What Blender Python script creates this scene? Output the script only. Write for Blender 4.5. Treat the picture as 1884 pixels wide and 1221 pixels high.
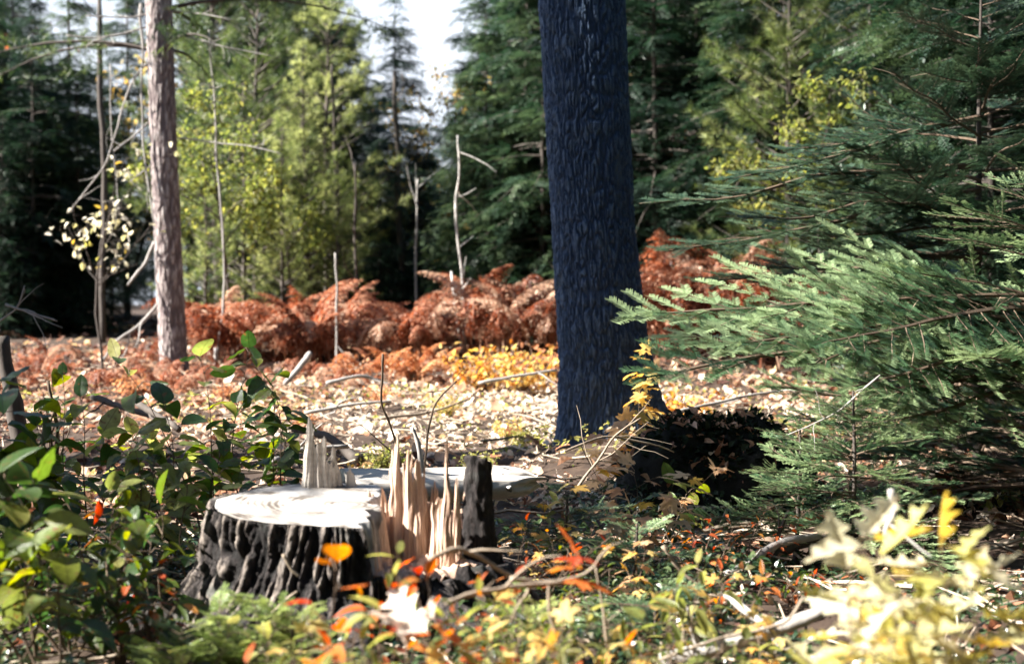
import bpy, math, random
import numpy as np
from mathutils import Vector, Matrix, Quaternion
rng = np.random.default_rng(11); random.seed(11)
R = math.radians
for o in list(bpy.data.objects): bpy.data.objects.remove(o)
SC = bpy.context.scene; COL = SC.collection

# ------------------------------------------------------------------ camera
H = 0.92; F = 2590.0; HY = 560.0
cam = bpy.data.cameras.new('camera'); camo = bpy.data.objects.new('camera', cam); COL.objects.link(camo)
cam.sensor_width = 36; cam.lens = F/1884*36; cam.clip_end = 1000; cam.clip_start = .05
camo.location = (0, 0, H); camo.rotation_euler = (math.pi/2 - math.atan((610.5-HY)/F), 0, 0)
cam.dof.use_dof = True; cam.dof.focus_distance = 5.6; cam.dof.aperture_fstop = 2.6
SC.camera = camo
def P(px, py, D): return Vector(((px-942)/F*D, D, H+(HY-py)/F*D))
def X(px, D): return (px-942)/F*D
# ------------------------------------------------------------------ light
EL, PHI = 38.0, -8.0
S = Vector((-math.cos(R(EL))*math.cos(R(PHI)), math.cos(R(EL))*math.sin(R(PHI)), math.sin(R(EL))))
sun = bpy.data.lights.new('sun', 'SUN'); sun.energy = 5.0; sun.angle = R(.53); sun.color = (1, .95, .87)
so = bpy.data.objects.new('sun', sun); so.rotation_euler = S.to_track_quat('Z', 'Y').to_euler(); so.location = (-8, 8, 12); COL.objects.link(so)
w = bpy.data.worlds.new('World'); SC.world = w; w.use_nodes = True
nt = w.node_tree; nt.nodes.clear()
sk = nt.nodes.new('ShaderNodeTexSky'); sk.sky_type = 'NISHITA'; sk.sun_disc = False
sk.sun_elevation = R(EL); sk.sun_rotation = math.atan2(S.x, S.y); sk.air_density = 1.0; sk.dust_density = 1.0; sk.ozone_density = 4.0
bg = nt.nodes.new('ShaderNodeBackground'); bg.inputs[1].default_value = .05
wo = nt.nodes.new('ShaderNodeOutputWorld'); tcw = nt.nodes.new('ShaderNodeTexCoord'); sxw = nt.nodes.new('ShaderNodeSeparateXYZ'); nt.links.new(tcw.outputs['Generated'], sxw.inputs[0])
mrw = nt.nodes.new('ShaderNodeMapRange'); mrw.interpolation_type = 'SMOOTHSTEP'; mrw.inputs[1].default_value = .17; mrw.inputs[2].default_value = .36; mrw.inputs[3].default_value = 1; mrw.inputs[4].default_value = 0
nt.links.new(sxw.outputs[2], mrw.inputs[0])      # milky haze low in the sky, all round the horizon
mxw = nt.nodes.new('ShaderNodeMixRGB'); nt.links.new(mrw.outputs[0], mxw.inputs[0]); nt.links.new(sk.outputs[0], mxw.inputs[1]); mxw.inputs[2].default_value = (4.6, 5.0, 5.6, 1)
nt.links.new(mxw.outputs[0], bg.inputs[0]); nt.links.new(bg.outputs[0], wo.inputs[0])
vs = SC.view_settings; SC.display_settings.display_device = 'sRGB'; vs.view_transform = 'Standard'; vs.look = 'None'
vs.gamma = 1; vs.use_curve_mapping = False; vs.exposure = 2.35
SC.render.engine = 'CYCLES'
SC.cycles.max_bounces = 6; SC.cycles.transmission_bounces = 4; SC.cycles.diffuse_bounces = 3; SC.cycles.glossy_bounces = 2

# ------------------------------------------------------------------ helpers
def tag(o, label=None, cat=None, group=None, kind=None):
    if label: o['label'] = label
    if cat: o['category'] = cat
    if group: o['group'] = group
    if kind: o['kind'] = kind
    return o
def empty(name, loc, label, cat, group=None, rz=0):
    o = bpy.data.objects.new(name, None); o.location = loc; o.rotation_euler = (0, 0, rz); o.empty_display_size = .1
    COL.objects.link(o); return tag(o, label, cat, group)
def link(name, me, parent=None, mw=None):
    o = bpy.data.objects.new(name, me); COL.objects.link(o)
    if parent: o.parent = parent
    if mw is not None: o.matrix_local = mw
    return o
def copy_tree(o, parent=None):
    c = o.copy(); COL.objects.link(c); c.parent = parent
    for ch in list(o.children): copy_tree(ch, c)
    return c

class Geo:
    def __init__(s): s.V=[]; s.F=[]; s.n=0; s.T=[]; s.L=[]
    def add(s, V, faces, tint=.5, luv=None, mi=0):
        V = np.asarray(V, float).reshape(-1,3); n = len(V)
        s.V.append(V); s.T.append(np.broadcast_to(np.asarray(tint, float), (n,)).copy())
        s.L.append(V if luv is None else luv)
        for f in faces:
            f = np.asarray(f, int)
            if len(f): s.F.append((f + s.n, mi))
        s.n += n
    def inst(s, tm, M, tint, mi=0):
        V, Fs = tm; M = np.asarray(M, float); N = len(M)
        if N == 0: return
        k = len(V)
        W = np.einsum('nij,kj->nki', M[:, :3, :3], V) + M[:, None, :3, 3]
        off = (np.arange(N)*k)[:, None, None]
        s.add(W.reshape(-1,3), [(f[None]+off).reshape(-1, f.shape[1]) for f in Fs], np.repeat(tint, k), np.tile(V, (N,1)), mi)
    def tube(s, pts, rad, n=5, tint=.5, mi=0, cap=False):
        p = np.asarray(pts, float); m = len(p); rad = np.broadcast_to(np.asarray(rad, float), (m,))
        d = np.gradient(p, axis=0); d /= np.linalg.norm(d, axis=1)[:,None]+1e-9
        a = np.array([0,0,1.]) if abs(d[0][2]) < .85 else np.array([1.,0,0])
        u = np.cross(d, a); u /= np.linalg.norm(u, axis=1)[:,None]+1e-9; v = np.cross(d, u)
        th = np.arange(n)*2*math.pi/n
        V = p[:,None] + rad[:,None,None]*(np.cos(th)[None,:,None]*u[:,None]+np.sin(th)[None,:,None]*v[:,None])
        i = np.arange(m-1)[:,None]*n; j = np.arange(n)[None]; j2 = (j+1)%n
        q = np.stack([i+j, i+j2, i+n+j2, i+n+j], -1).reshape(-1,4)
        fs = [q]
        if cap: fs += [np.arange(n)[None,::-1], (np.arange(n)+(m-1)*n)[None]]
        s.add(V.reshape(-1,3), fs, tint, None, mi)
    def mesh(s, name, mats, smooth=False):
        me = bpy.data.meshes.new(name)
        V = np.concatenate(s.V); me.vertices.add(len(V)); me.vertices.foreach_set('co', V.astype(np.float32).ravel())
        tot = np.concatenate([np.full(len(f), f.shape[1]) for f, _ in s.F]); mi = np.concatenate([np.full(len(f), m) for f, m in s.F])
        idx = np.concatenate([f.ravel() for f, _ in s.F]); st = np.concatenate([[0], np.cumsum(tot)[:-1]])
        me.loops.add(len(idx)); me.loops.foreach_set('vertex_index', idx.astype(np.int32))
        me.polygons.add(len(tot)); me.polygons.foreach_set('loop_start', st.astype(np.int32)); me.polygons.foreach_set('material_index', mi.astype(np.int32))
        me.polygons.foreach_set('use_smooth', np.full(len(tot), smooth))
        me.update(calc_edges=True)
        a = me.attributes.new('tint', 'FLOAT', 'POINT'); a.data.foreach_set('value', np.concatenate(s.T).astype(np.float32))
        a = me.attributes.new('luv', 'FLOAT_VECTOR', 'POINT'); a.data.foreach_set('vector', np.concatenate(s.L).astype(np.float32).ravel())
        for m in (mats if isinstance(mats, (list, tuple)) else [mats]): me.materials.append(m)
        return me
def norm(a): return a/(np.linalg.norm(a, axis=-1, keepdims=True)+1e-9)
def frames(pos, xd, up, sc):
    """matrices whose x axis is xd and z axis near up; sc (n,) or (n,3)"""
    pos = np.asarray(pos, float); xd = norm(np.asarray(xd, float)); up = np.broadcast_to(np.asarray(up, float), xd.shape)
    y = norm(np.cross(up, xd)); z = np.cross(xd, y); sc = np.asarray(sc, float)
    if sc.ndim < 2: sc = np.repeat(np.broadcast_to(sc, (len(pos),))[:,None], 3, 1)
    M = np.zeros((len(pos), 4, 4)); M[:,:3,0] = xd*sc[:,:1]; M[:,:3,1] = y*sc[:,1:2]; M[:,:3,2] = z*sc[:,2:]; M[:,:3,3] = pos; M[:,3,3] = 1
    return M
def hsh(i, j, k, sd):
    h = (i.astype(np.int64)*374761393 + j.astype(np.int64)*668265263 + k.astype(np.int64)*2147483647 + sd*1274126177) & 0xffffffff
    h = ((h ^ (h >> 13))*1274126177) & 0xffffffff; h = h ^ (h >> 16)
    return (h & 0xffffff)/float(0xffffff)
def vn(x, y, z=0., sd=0):
    x, y, z = np.broadcast_arrays(np.asarray(x, float), np.asarray(y, float), np.asarray(z, float))
    xi, yi, zi = np.floor(x), np.floor(y), np.floor(z); fx, fy, fz = x-xi, y-yi, z-zi
    fx, fy, fz = [t*t*(3-2*t) for t in (fx, fy, fz)]; o = 0
    for a in (0,1):
        for b in (0,1):
            for c in (0,1):
                o = o + hsh(xi+a, yi+b, zi+c, sd)*(fx if a else 1-fx)*(fy if b else 1-fy)*(fz if c else 1-fz)
    return o*2-1
def fbm(x, y, z=0., sd=0, o=4):
    r = 0; a = 1.
    for k in range(o): r = r + a*vn(np.asarray(x)*2**k, np.asarray(y)*2**k, np.asarray(z)*2**k, sd+k); a *= .5
    return r/1.9
def cells(x, y, per, sd):
    """F2-F1 of jittered cells, periodic in x with period per"""
    xi, yi = np.floor(x), np.floor(y); f1 = np.full(x.shape, 9.); f2 = np.full(x.shape, 9.); idv = np.zeros(x.shape)
    for a in (-1,0,1):
        for b in (-1,0,1):
            cx, cy = xi+a, yi+b; w_ = np.mod(cx, per)
            hx = hsh(w_, cy, w_*0, sd); hy = hsh(w_, cy, w_*0+1, sd)
            d = np.hypot(cx+.1+.8*hx-x, cy+hy-y); new = d < f1
            f2 = np.where(new, f1, np.minimum(f2, d)); f1 = np.where(new, d, f1); idv = np.where(new, hx, idv)
    return f2-f1, idv
def sstep(a, b, x): t = np.clip((x-a)/(b-a), 0, 1); return t*t*(3-2*t)

# ------------------------------------------------------------------ materials
def mat(name):
    m = bpy.data.materials.new(name); m.use_nodes = True; nt = m.node_tree; nt.nodes.clear()
    return m, nt, (lambda t, **k: nd(nt, t, **k))
def nd(nt, t, **k):
    n = nt.nodes.new('ShaderNode'+t)
    for a, b in k.items(): setattr(n, a, b)
    return n
def ramp(N, nt, src, cols):
    r = N('ValToRGB'); e = r.color_ramp.elements
    while len(e) < len(cols): e.new(.5)
    for i, c in enumerate(cols):
        if len(c) == 4: e[i].position = c[3]
        else: e[i].position = i/(len(cols)-1)
        e[i].color = (*c[:3], 1)
    nt.links.new(src, r.inputs[0]); return r.outputs[0]
def math_(N, nt, op, a, b):
    m = N('Math', operation=op)
    for i, v in enumerate((a, b)):
        if isinstance(v, (int, float)): m.inputs[i].default_value = v
        else: nt.links.new(v, m.inputs[i])
    return m.outputs[0]
def leafmat(name, cols, trans=.4, rough=.5, vein=0, spec=.4, tcol=None, jit=.35):
    m, nt, N = mat(name)
    at = N('Attribute', attribute_name='tint'); oi = N('ObjectInfo')
    v = math_(N, nt, 'ADD', at.outputs['Fac'], math_(N, nt, 'MULTIPLY', math_(N, nt, 'SUBTRACT', oi.outputs['Random'], .5), jit*2))
    c = ramp(N, nt, v, cols)
    lu = N('Attribute', attribute_name='luv')
    nz = N('TexNoise'); nz.inputs['Scale'].default_value = 4; nt.links.new(lu.outputs['Vector'], nz.inputs['Vector'])
    mx = N('MixRGB', blend_type='MULTIPLY'); mx.inputs[0].default_value = .5
    nt.links.new(c, mx.inputs[1]); nt.links.new(ramp(N, nt, nz.outputs[0], [(.55,.5,.45,.3),(1.2,1.2,1.2,.7)]), mx.inputs[2]); c = mx.outputs[0]
    if vein:
        oc = N('CombineXYZ'); nt.links.new(math_(N, nt, 'MULTIPLY', oi.outputs['Random'], 40.), oc.inputs[2])
        av = N('VectorMath', operation='ADD'); nt.links.new(lu.outputs['Vector'], av.inputs[0]); nt.links.new(oc.outputs[0], av.inputs[1])
        nb2 = N('TexNoise'); nb2.inputs['Scale'].default_value = 5; nb2.inputs['Detail'].default_value = 5; nt.links.new(av.outputs[0], nb2.inputs['Vector'])
        mb = N('MixRGB'); nt.links.new(ramp(N, nt, nb2.outputs[0], [(0,0,0,.60),(.9,.9,.9,.68)]), mb.inputs[0]); nt.links.new(c, mb.inputs[1]); mb.inputs[2].default_value = (.16,.08,.03,1); c = mb.outputs[0]
    if vein:
        s0 = N('SeparateXYZ'); nt.links.new(lu.outputs['Vector'], s0.inputs[0]); a0 = math_(N, nt, 'ABSOLUTE', s0.outputs[1], 0)
        sv = math_(N, nt, 'SINE', math_(N, nt, 'MULTIPLY', math_(N, nt, 'SUBTRACT', s0.outputs[0], math_(N, nt, 'MULTIPLY', a0, .8)), 26), 0)
        ml = math_(N, nt, 'MAXIMUM', math_(N, nt, 'LESS_THAN', a0, .014), math_(N, nt, 'MULTIPLY', math_(N, nt, 'GREATER_THAN', sv, .975), .6))
        mr = N('MixRGB', blend_type='MULTIPLY'); nt.links.new(ml, mr.inputs[0]); nt.links.new(c, mr.inputs[1]); mr.inputs[2].default_value = (.55,.5,.42,1); c = mr.outputs[0]
    pr = N('BsdfPrincipled'); pr.inputs['Roughness'].default_value = rough; pr.inputs['Specular IOR Level'].default_value = spec
    nt.links.new(c, pr.inputs['Base Color'])
    if vein:
        sx = N('SeparateXYZ'); nt.links.new(lu.outputs['Vector'], sx.inputs[0])
        ay = math_(N, nt, 'ABSOLUTE', sx.outputs[1], 0)
        k = math_(N, nt, 'SUBTRACT', math_(N, nt, 'MULTIPLY', sx.outputs[0], 1.), math_(N, nt, 'MULTIPLY', ay, .8))
        sn = math_(N, nt, 'SINE', math_(N, nt, 'MULTIPLY', k, 50), 0)
        pk = math_(N, nt, 'POWER', math_(N, nt, 'ABSOLUTE', sn, 0), 6)
        b = N('Bump'); b.inputs['Strength'].default_value = .6; b.inputs['Distance'].default_value = .003; b.invert = True
        nt.links.new(pk, b.inputs['Height']); nt.links.new(b.outputs[0], pr.inputs['Normal'])
    tr = N('BsdfTranslucent')
    hs = N('HueSaturation'); hs.inputs['Saturation'].default_value = 1.12; hs.inputs['Value'].default_value = 1.7; hs.inputs['Hue'].default_value = .49
    nt.links.new(c, hs.inputs['Color']); nt.links.new(hs.outputs[0], tr.inputs[0])
    ms = N('MixShader'); ms.inputs[0].default_value = trans
    nt.links.new(pr.outputs[0], ms.inputs[1]); nt.links.new(tr.outputs[0], ms.inputs[2])
    o = N('OutputMaterial'); nt.links.new(ms.outputs[0], o.inputs[0]); return m
def barkmat(name, cols, scale=(30,30,6), bump=.6, dist=.006, rough=.9, spec=.3, blotch=None):
    m, nt, N = mat(name)
    tc = N('TexCoord'); mp = N('Mapping'); mp.inputs['Scale'].default_value = scale; nt.links.new(tc.outputs['Object'], mp.inputs[0])
    nz = N('TexNoise'); nz.inputs['Scale'].default_value = 1; nz.inputs['Detail'].default_value = 8; nz.inputs['Roughness'].default_value = .65
    nt.links.new(mp.outputs[0], nz.inputs['Vector'])
    at = N('Attribute', attribute_name='tint')
    v = math_(N, nt, 'ADD', math_(N, nt, 'MULTIPLY', nz.outputs[0], .7), math_(N, nt, 'MULTIPLY', at.outputs['Fac'], .35))
    c = ramp(N, nt, v, cols)
    if blotch:
        n2 = N('TexNoise'); n2.inputs['Scale'].default_value = 9; n2.inputs['Detail'].default_value = 6; nt.links.new(tc.outputs['Object'], n2.inputs['Vector'])
        mx = N('MixRGB'); nt.links.new(ramp(N, nt, n2.outputs[0], [(0,0,0,.56),(.8,.8,.8,.66)]), mx.inputs[0]); nt.links.new(c, mx.inputs[1]); mx.inputs[2].default_value = (*blotch, 1); c = mx.outputs[0]
    pr = N('BsdfPrincipled'); pr.inputs['Roughness'].default_value = rough; pr.inputs['Specular IOR Level'].default_value = spec
    nt.links.new(c, pr.inputs['Base Color'])
    b = N('Bump'); b.inputs['Strength'].default_value = bump; b.inputs['Distance'].default_value = dist
    nt.links.new(nz.outputs[0], b.inputs['Height']); nt.links.new(b.outputs[0], pr.inputs['Normal'])
    o = N('OutputMaterial'); nt.links.new(pr.outputs[0], o.inputs[0]); return m

M_bigbark = barkmat('blue_shade_pine_bark', [(.007,.014,.028,.2),(.036,.064,.122,.5),(.13,.19,.28,.8)], (70,70,26), .9, .008, spec=.5, blotch=(.07,.10,.14))  # grey bark; the blue of its skylit shade is put into the colour
M_redbark = barkmat('red_pine_bark', [(.05,.04,.042,.2),(.19,.15,.145,.5),(.6,.56,.53,.8)], (35,35,9), .7, .01)
M_stumpbark = barkmat('stump_bark', [(.007,.006,.006,.36),(.038,.031,.030,.54),(.25,.21,.18,.75)], (75,75,22), 1.0, .012, blotch=(.06,.065,.06))
M_darkbark = barkmat('conifer_bark', [(.03,.025,.022,.2),(.09,.075,.065,.6),(.2,.18,.16,.9)], (30,30,8))
M_greybark = barkmat('grey_dead_bark', [(.12,.11,.10,.2),(.32,.3,.28,.55),(.55,.52,.48,.9)], (30,30,8))
M_palebark = barkmat('birch_bark', [(.2,.18,.16,.25),(.55,.52,.48,.5),(.8,.77,.72,.8)], (20,20,30), .3)
M_stick = barkmat('dry_stick', [(.12,.085,.06,.2),(.3,.24,.18,.55),(.5,.44,.36,.9)], (60,60,20), .4)
M_shrubstem = barkmat('shrub_stem', [(.05,.035,.025,.2),(.14,.1,.07,.6),(.3,.24,.18,.9)], (80,80,20), .3)
M_wood = barkmat('torn_wood', [(.24,.13,.09,.2),(.50,.34,.25,.5),(.70,.58,.48,.8)], (190,190,8), .9, .005, .85)
M_greywood = barkmat('weathered_wood', [(.25,.22,.19,.2),(.48,.43,.38,.5),(.7,.65,.58,.8)], (12,90,90), .5, .004, .8)
M_earth = barkmat('forest_earth', [(.012,.008,.006,.2),(.04,.025,.017,.5),(.09,.06,.04,.8)], (9,9,9), .8, .02)
M_mound = barkmat('shaded_mossy_earth', [(.004,.005,.005,.2),(.012,.012,.011,.5),(.03,.03,.025,.8)], (14,14,14), .9, .02)  # near black: the mound's deep shade is put into the earth colour
# sawn face of the stump, growth rings round the pith
m, nt, N = mat('sawn_wood'); M_sawn = m
tc = N('TexCoord'); mp = N('Mapping'); mp.inputs['Scale'].default_value = (1,1.15,0); nt.links.new(tc.outputs['Object'], mp.inputs[0])
wv = N('TexWave', wave_type='RINGS', rings_direction='Z'); wv.inputs['Scale'].default_value = 16; wv.inputs['Distortion'].default_value = 2.5; wv.inputs['Detail'].default_value = 3; wv.inputs['Detail Scale'].default_value = 1
nt.links.new(mp.outputs[0], wv.inputs['Vector'])
nz = N('TexNoise'); nz.inputs['Scale'].default_value = 12; nz.inputs['Detail'].default_value = 7; nt.links.new(tc.outputs['Object'], nz.inputs['Vector'])
v = math_(N, nt, 'ADD', math_(N, nt, 'MULTIPLY', wv.outputs[1], .14), math_(N, nt, 'MULTIPLY', nz.outputs[0], 1.0))
pr = N('BsdfPrincipled'); pr.inputs['Roughness'].default_value = .7
nt.links.new(ramp(N, nt, v, [(.05,.035,.025,.34),(.13,.11,.09,.42),(.27,.245,.22,.52),(.52,.50,.48,.75)]), pr.inputs['Base Color'])
b = N('Bump'); b.inputs['Strength'].default_value = .5; b.inputs['Distance'].default_value = .003; nt.links.new(v, b.inputs['Height']); nt.links.new(b.outputs[0], pr.inputs['Normal'])
o = N('OutputMaterial'); nt.links.new(pr.outputs[0], o.inputs[0])

M_spruce = leafmat('spruce_needles', [(.008,.02,.014),(.025,.055,.03),(.10,.15,.07)], .25, .5)
M_pine = leafmat('pine_needles', [(.02,.04,.018),(.13,.18,.055),(.46,.50,.22)], .42, .4)
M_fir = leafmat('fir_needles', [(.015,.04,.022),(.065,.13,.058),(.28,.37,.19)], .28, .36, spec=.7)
M_firshade = leafmat('shaded_fir_needles', [(.012,.03,.02),(.035,.07,.04),(.09,.14,.08)], .2, .36, spec=.5)  # shaded copy of the fir needles, shade put into the colour
M_seedling = leafmat('young_fir_needles', [(.14,.2,.06),(.25,.32,.1),(.36,.4,.15)], .35, .35)
M_yleaf = leafmat('yellow_leaves', [(.42,.2,.06),(.58,.38,.1),(.62,.5,.2),(.25,.26,.08)], .5)
M_tleaf = leafmat('tan_leaves', [(.35,.18,.09),(.52,.33,.18),(.6,.46,.28),(.5,.2,.08)], .4)
M_oleaf = leafmat('orange_leaves', [(.2,.07,.04),(.34,.13,.06),(.42,.24,.1)], .45)
M_rleaf = leafmat('red_leaves', [(.3,.03,.03),(.42,.08,.04),(.5,.2,.05)], .4)
M_gleaf = leafmat('green_leaves', [(.015,.045,.018),(.04,.09,.02),(.1,.15,.02),(.3,.3,.03)], .45, .35, vein=1, spec=.5)
M_ygleaf = leafmat('yellow_green_leaves', [(.12,.17,.05),(.27,.3,.08),(.42,.4,.14)], .5, .35, vein=1, spec=.5)
M_fgleaf = leafmat('orange_red_leaves', [(.45,.05,.03),(.6,.16,.04),(.65,.36,.08)], .45, .4, vein=1)
M_oak = leafmat('oak_leaves', [(.6,.34,.06),(.42,.42,.12),(.66,.62,.42),(.74,.72,.62)], .4, .4, vein=1)
M_fern = leafmat('dead_bracken', [(.09,.03,.016),(.29,.105,.05),(.52,.29,.18)], .35, .6)
M_ofern = leafmat('orange_bracken', [(.28,.11,.05),(.5,.24,.11),(.6,.38,.2)], .35, .6)
M_litter = leafmat('fallen_leaves', [(.07,.03,.02),(.26,.12,.07),(.46,.27,.17),(.62,.44,.31),(.78,.68,.56),(.6,.38,.08)], .25, .6)
M_cover = leafmat('ground_cover_leaves', [(.01,.03,.015),(.03,.06,.025),(.08,.11,.04),(.2,.08,.04)], .25, .3, spec=.7)
M_moss = leafmat('shaded_moss', [(.010,.018,.012),(.028,.04,.022),(.07,.06,.03)], .1, .8, spec=.1)  # moss kept almost black, the mound's shade painted into it
M_tfern = leafmat('tan_bracken', [(.22,.12,.08),(.42,.27,.18),(.6,.44,.32)], .35, .6)
M_fungus = leafmat('bleached_leaf', [(.6,.5,.42),(.75,.68,.6)], .3, .6)

# ------------------------------------------------------------------ ground
def gz(x, y):
    x = np.asarray(x, float); y = np.asarray(y, float)
    b = np.interp(y, [-50,7,9,11,13,15,18,22,30,45,400], [0,0,.05,.14,.25,.35,.47,.6,.75,.85,.9])
    b = b + .045*fbm(x*1.3, y*1.3, sd=5) + .02*fbm(x*5, y*5, sd=8, o=3)*(y < 20)
    b = b + .16*np.exp(-((x-.75)**2/.35+(y-8.0)**2/.6))
    return b + .10*np.exp(-((x-.9)**2/3+(y-13.5)**2/3)) + .22*np.exp(-((x-2.4)**2/4+(y-14.5)**2/2))
def axis(lo, hi, n0, s0, s1):
    return np.unique(np.concatenate([np.linspace(lo, hi, n0), hi+np.geomspace(.1, s1, 24), lo-np.geomspace(.1, s0, 24)]))
ax = axis(-5, 5, 170, 250, 250); ay = axis(2.5, 17, 240, 60, 400)
XX, YY = np.meshgrid(ax, ay); g = Geo(); nx = len(ax)
i = (np.arange(len(ay)-1)[:,None]*nx+np.arange(nx-1)[None]); q = np.stack([i, i+1, i+nx+1, i+nx], -1).reshape(-1,4)
g.add(np.stack([XX, YY, gz(XX, YY)], -1).reshape(-1,3), [q])
GROUND = tag(link('ground', g.mesh('ground', M_earth, True)), kind='structure')

# ------------------------------------------------------------------ leaf templates (base at 0, along +x, unit length)
def strip_leaf(wf, n=7, fold=.12, curl=.25, stalk=.15, wav=0.):
    t = np.linspace(0, 1, n); w_ = np.array([wf(a) for a in t]); z = -curl*t**2
    V = []
    for i in range(n):
        s_ = wav*math.sin(i*2.1)
        V += [(t[i], w_[i], z[i]+fold*w_[i]*2+s_), (t[i], 0, z[i]), (t[i], -w_[i], z[i]+fold*w_[i]*2-s_)]
    F_ = []
    for i in range(n-1):
        a = i*3; F_ += [(a, a+1, a+4, a+3), (a+1, a+2, a+5, a+4)]
    k = len(V); V += [(-stalk, .008, -.03), (-stalk, -.008, -.03), (.02, -.008, 0), (.02, .008, 0)]; F_.append((k, k+1, k+2, k+3))
    return np.array(V), [np.array(F_)]
def fan_leaf(ang_r, cup=.1, stalk=.5, seed=0):
    V = [(.0, 0, 0)]; rr = np.random.default_rng(seed)
    for a, r in ang_r: V.append((r*math.cos(R(a)), r*math.sin(R(a)), -cup*r*r+rr.normal()*.035))
    n = len(ang_r); F_ = [(0, i+1, i+2) for i in range(n-1)]
    k = len(V); V += [(-stalk, .012, -.1), (-stalk, -.012, -.1), (.02, -.012, 0), (.02, .012, 0)]
    return np.array(V), [np.array(F_), np.array([(k, k+1, k+2, k+3)])]
oval = lambda s=.34, ser=.0: (lambda t: s*math.sin(math.pi*min(1, t**.8))**.8*(1+ser*math.sin(t*60))+.003)
T_oval = [strip_leaf(oval(.36, .06), 9, .10, .25), strip_leaf(oval(.40, .06), 9, .2, .5, wav=.02), strip_leaf(oval(.3, .06), 9, -.08, .1, wav=.03)]
T_lance = [strip_leaf(oval(.17), 6, .12, .2), strip_leaf(oval(.2), 6, .3, .4)]
oakw = lambda t: .34*math.sin(math.pi*min(1, t**.8+.02))**.6*(.62+.38*math.cos(t*2*math.pi*3.6+2.6))+.012
T_oak = [strip_leaf(oakw, 19, .12, .3), strip_leaf(oakw, 19, .25, -.2, wav=.02)]
mp_ = [(-150,.25),(-125,.45),(-105,.42),(-95,.3),(-80,.42),(-62,.75),(-50,.55),(-44,.78),(-35,.4),(-22,.5),(-14,.78),(-7,.75),(0,1.0)]
T_maple = [fan_leaf([(a, r) for a, r in mp_]+[(-a, r) for a, r in mp_[:-1][::-1]], c, seed=i) for i, c in enumerate((.15,.35))]
T_litter = [strip_leaf(oval(.3, .1), 6, .35, .5, 0, .05), strip_leaf(oval(.38), 5, .1, -.5, 0, .08), strip_leaf(oakw, 9, .2, .4, 0, .04), strip_leaf(oval(.25), 5, .5, .1, 0, .05), strip_leaf(oval(.08), 5, .2, .6, 0, .05), strip_leaf(oval(.33), 6, -.5, .9, 0, .05)]
def tmesh(ts, nm, m_): 
    out = []
    for t in ts: g = Geo(); g.add(t[0], t[1]); out.append(g.mesh(nm, m_, True))
    return out

# ------------------------------------------------------------------ leaf litter
def litter(n, x0, x1, y0, y1, smin, smax, g, keep=None):
    x = rng.uniform(x0, x1, n); y = y0+(y1-y0)*rng.uniform(0,1,n)
    if keep is not None: k = keep(x, y); x, y = x[k], y[k]
    n = len(x); z = gz(x, y)+rng.uniform(.004, .035, n)
    a = rng.uniform(0, 2*math.pi, n); xd = np.stack([np.cos(a), np.sin(a), rng.normal(0,.25,n)], -1)
    up = np.stack([rng.normal(0,.55,n), rng.normal(0,.55,n), np.ones(n)], -1); s_ = smin*.7+(smax*1.25-smin*.7)*rng.uniform(0,1,n)**1.7
    M = frames(np.stack([x,y,z],-1), xd, up, s_); k = rng.integers(0, len(T_litter), n)
    # drifts: pale in the clearing, rusty elsewhere
    k0 = vn(x*2.3, y*2.3, sd=91)+.5*vn(x*7, y*7, sd=92) > -.62; x, y, z, xd, up, s_, M, k = x[k0], y[k0], z[k0], xd[k0], up[k0], s_[k0], M[k0], k[k0]; n = len(x)
    pale = .72*np.exp(-((x-.6)**2/6+(y-9.5)**2/9))+.24*np.exp(-((x+2)**2/9+(y-11)**2/12))+.2+.25*vn(x*1.5, y*1.5, sd=3)
    tt = np.clip(rng.normal(pale, .27), 0, .86); tt = np.where(rng.uniform(0,1,n) < .06, .99, tt)
    for i, t in enumerate(T_litter): g.inst(t, M[k==i], tt[k==i])
g = Geo()
litter(26000, -5.5, 6, 6.0, 16, .035, .08, g, lambda x, y: np.abs(x) < y*.42)
litter(2600, -3, 3, 3.0, 7, .04, .075, g, lambda x, y: (np.abs(x) < y*.42))
litter(9000, -6, 6, 10.5, 17, .05, .10, g, lambda x, y: np.abs(x) < y*.42)
litter(4000, -9, 10, 15, 26, .08, .13, g, lambda x, y: np.abs(x) < y*.42)
tag(link('leaf_litter', g.mesh('leaf_litter', M_litter)), 'carpet of pale and rusty fallen leaves covering the forest floor', 'leaf litter', kind='stuff')
LM = tmesh(T_litter, 'fallen_leaf', M_litter)
for k in range(260):   # the nearest leaves one can pick out singly
    y = rng.uniform(5.2, 10.5); x = rng.uniform(-.36, .36)*y
    z = float(gz(x, y))+.04
    o = link('fallen_leaf', LM[k%6], GROUND)
    s_ = rng.uniform(.08, .12); o.scale = (s_,)*3; o.location = (x, y, z); o.rotation_euler = (rng.normal(0,.35), rng.normal(0,.35), rng.uniform(0, 6.3))
g = Geo()
for k in range(1100):
    y = rng.uniform(3.2, 16); x = rng.uniform(-.4, .4)*y; L = rng.uniform(.12, .6); a = rng.uniform(0, math.pi)
    t = np.linspace(-.5, .5, 4)[:,None]; p = np.array([x,y,0])+t*L*np.array([math.cos(a), math.sin(a), 0])
    p[:,2] = gz(p[:,0], p[:,1])+.02+rng.uniform(0,.05,4); p[:,:2] += rng.normal(0,.02,(4,2))
    g.tube(p, np.array([1,.9,.7,.4])*rng.uniform(.003,.009), 4, rng.uniform(0,1))
tag(link('fallen_twigs', g.mesh('fallen_twigs', M_stick)), 'thin dry twigs strewn over the leaf litter', 'twigs', kind='stuff')

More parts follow.
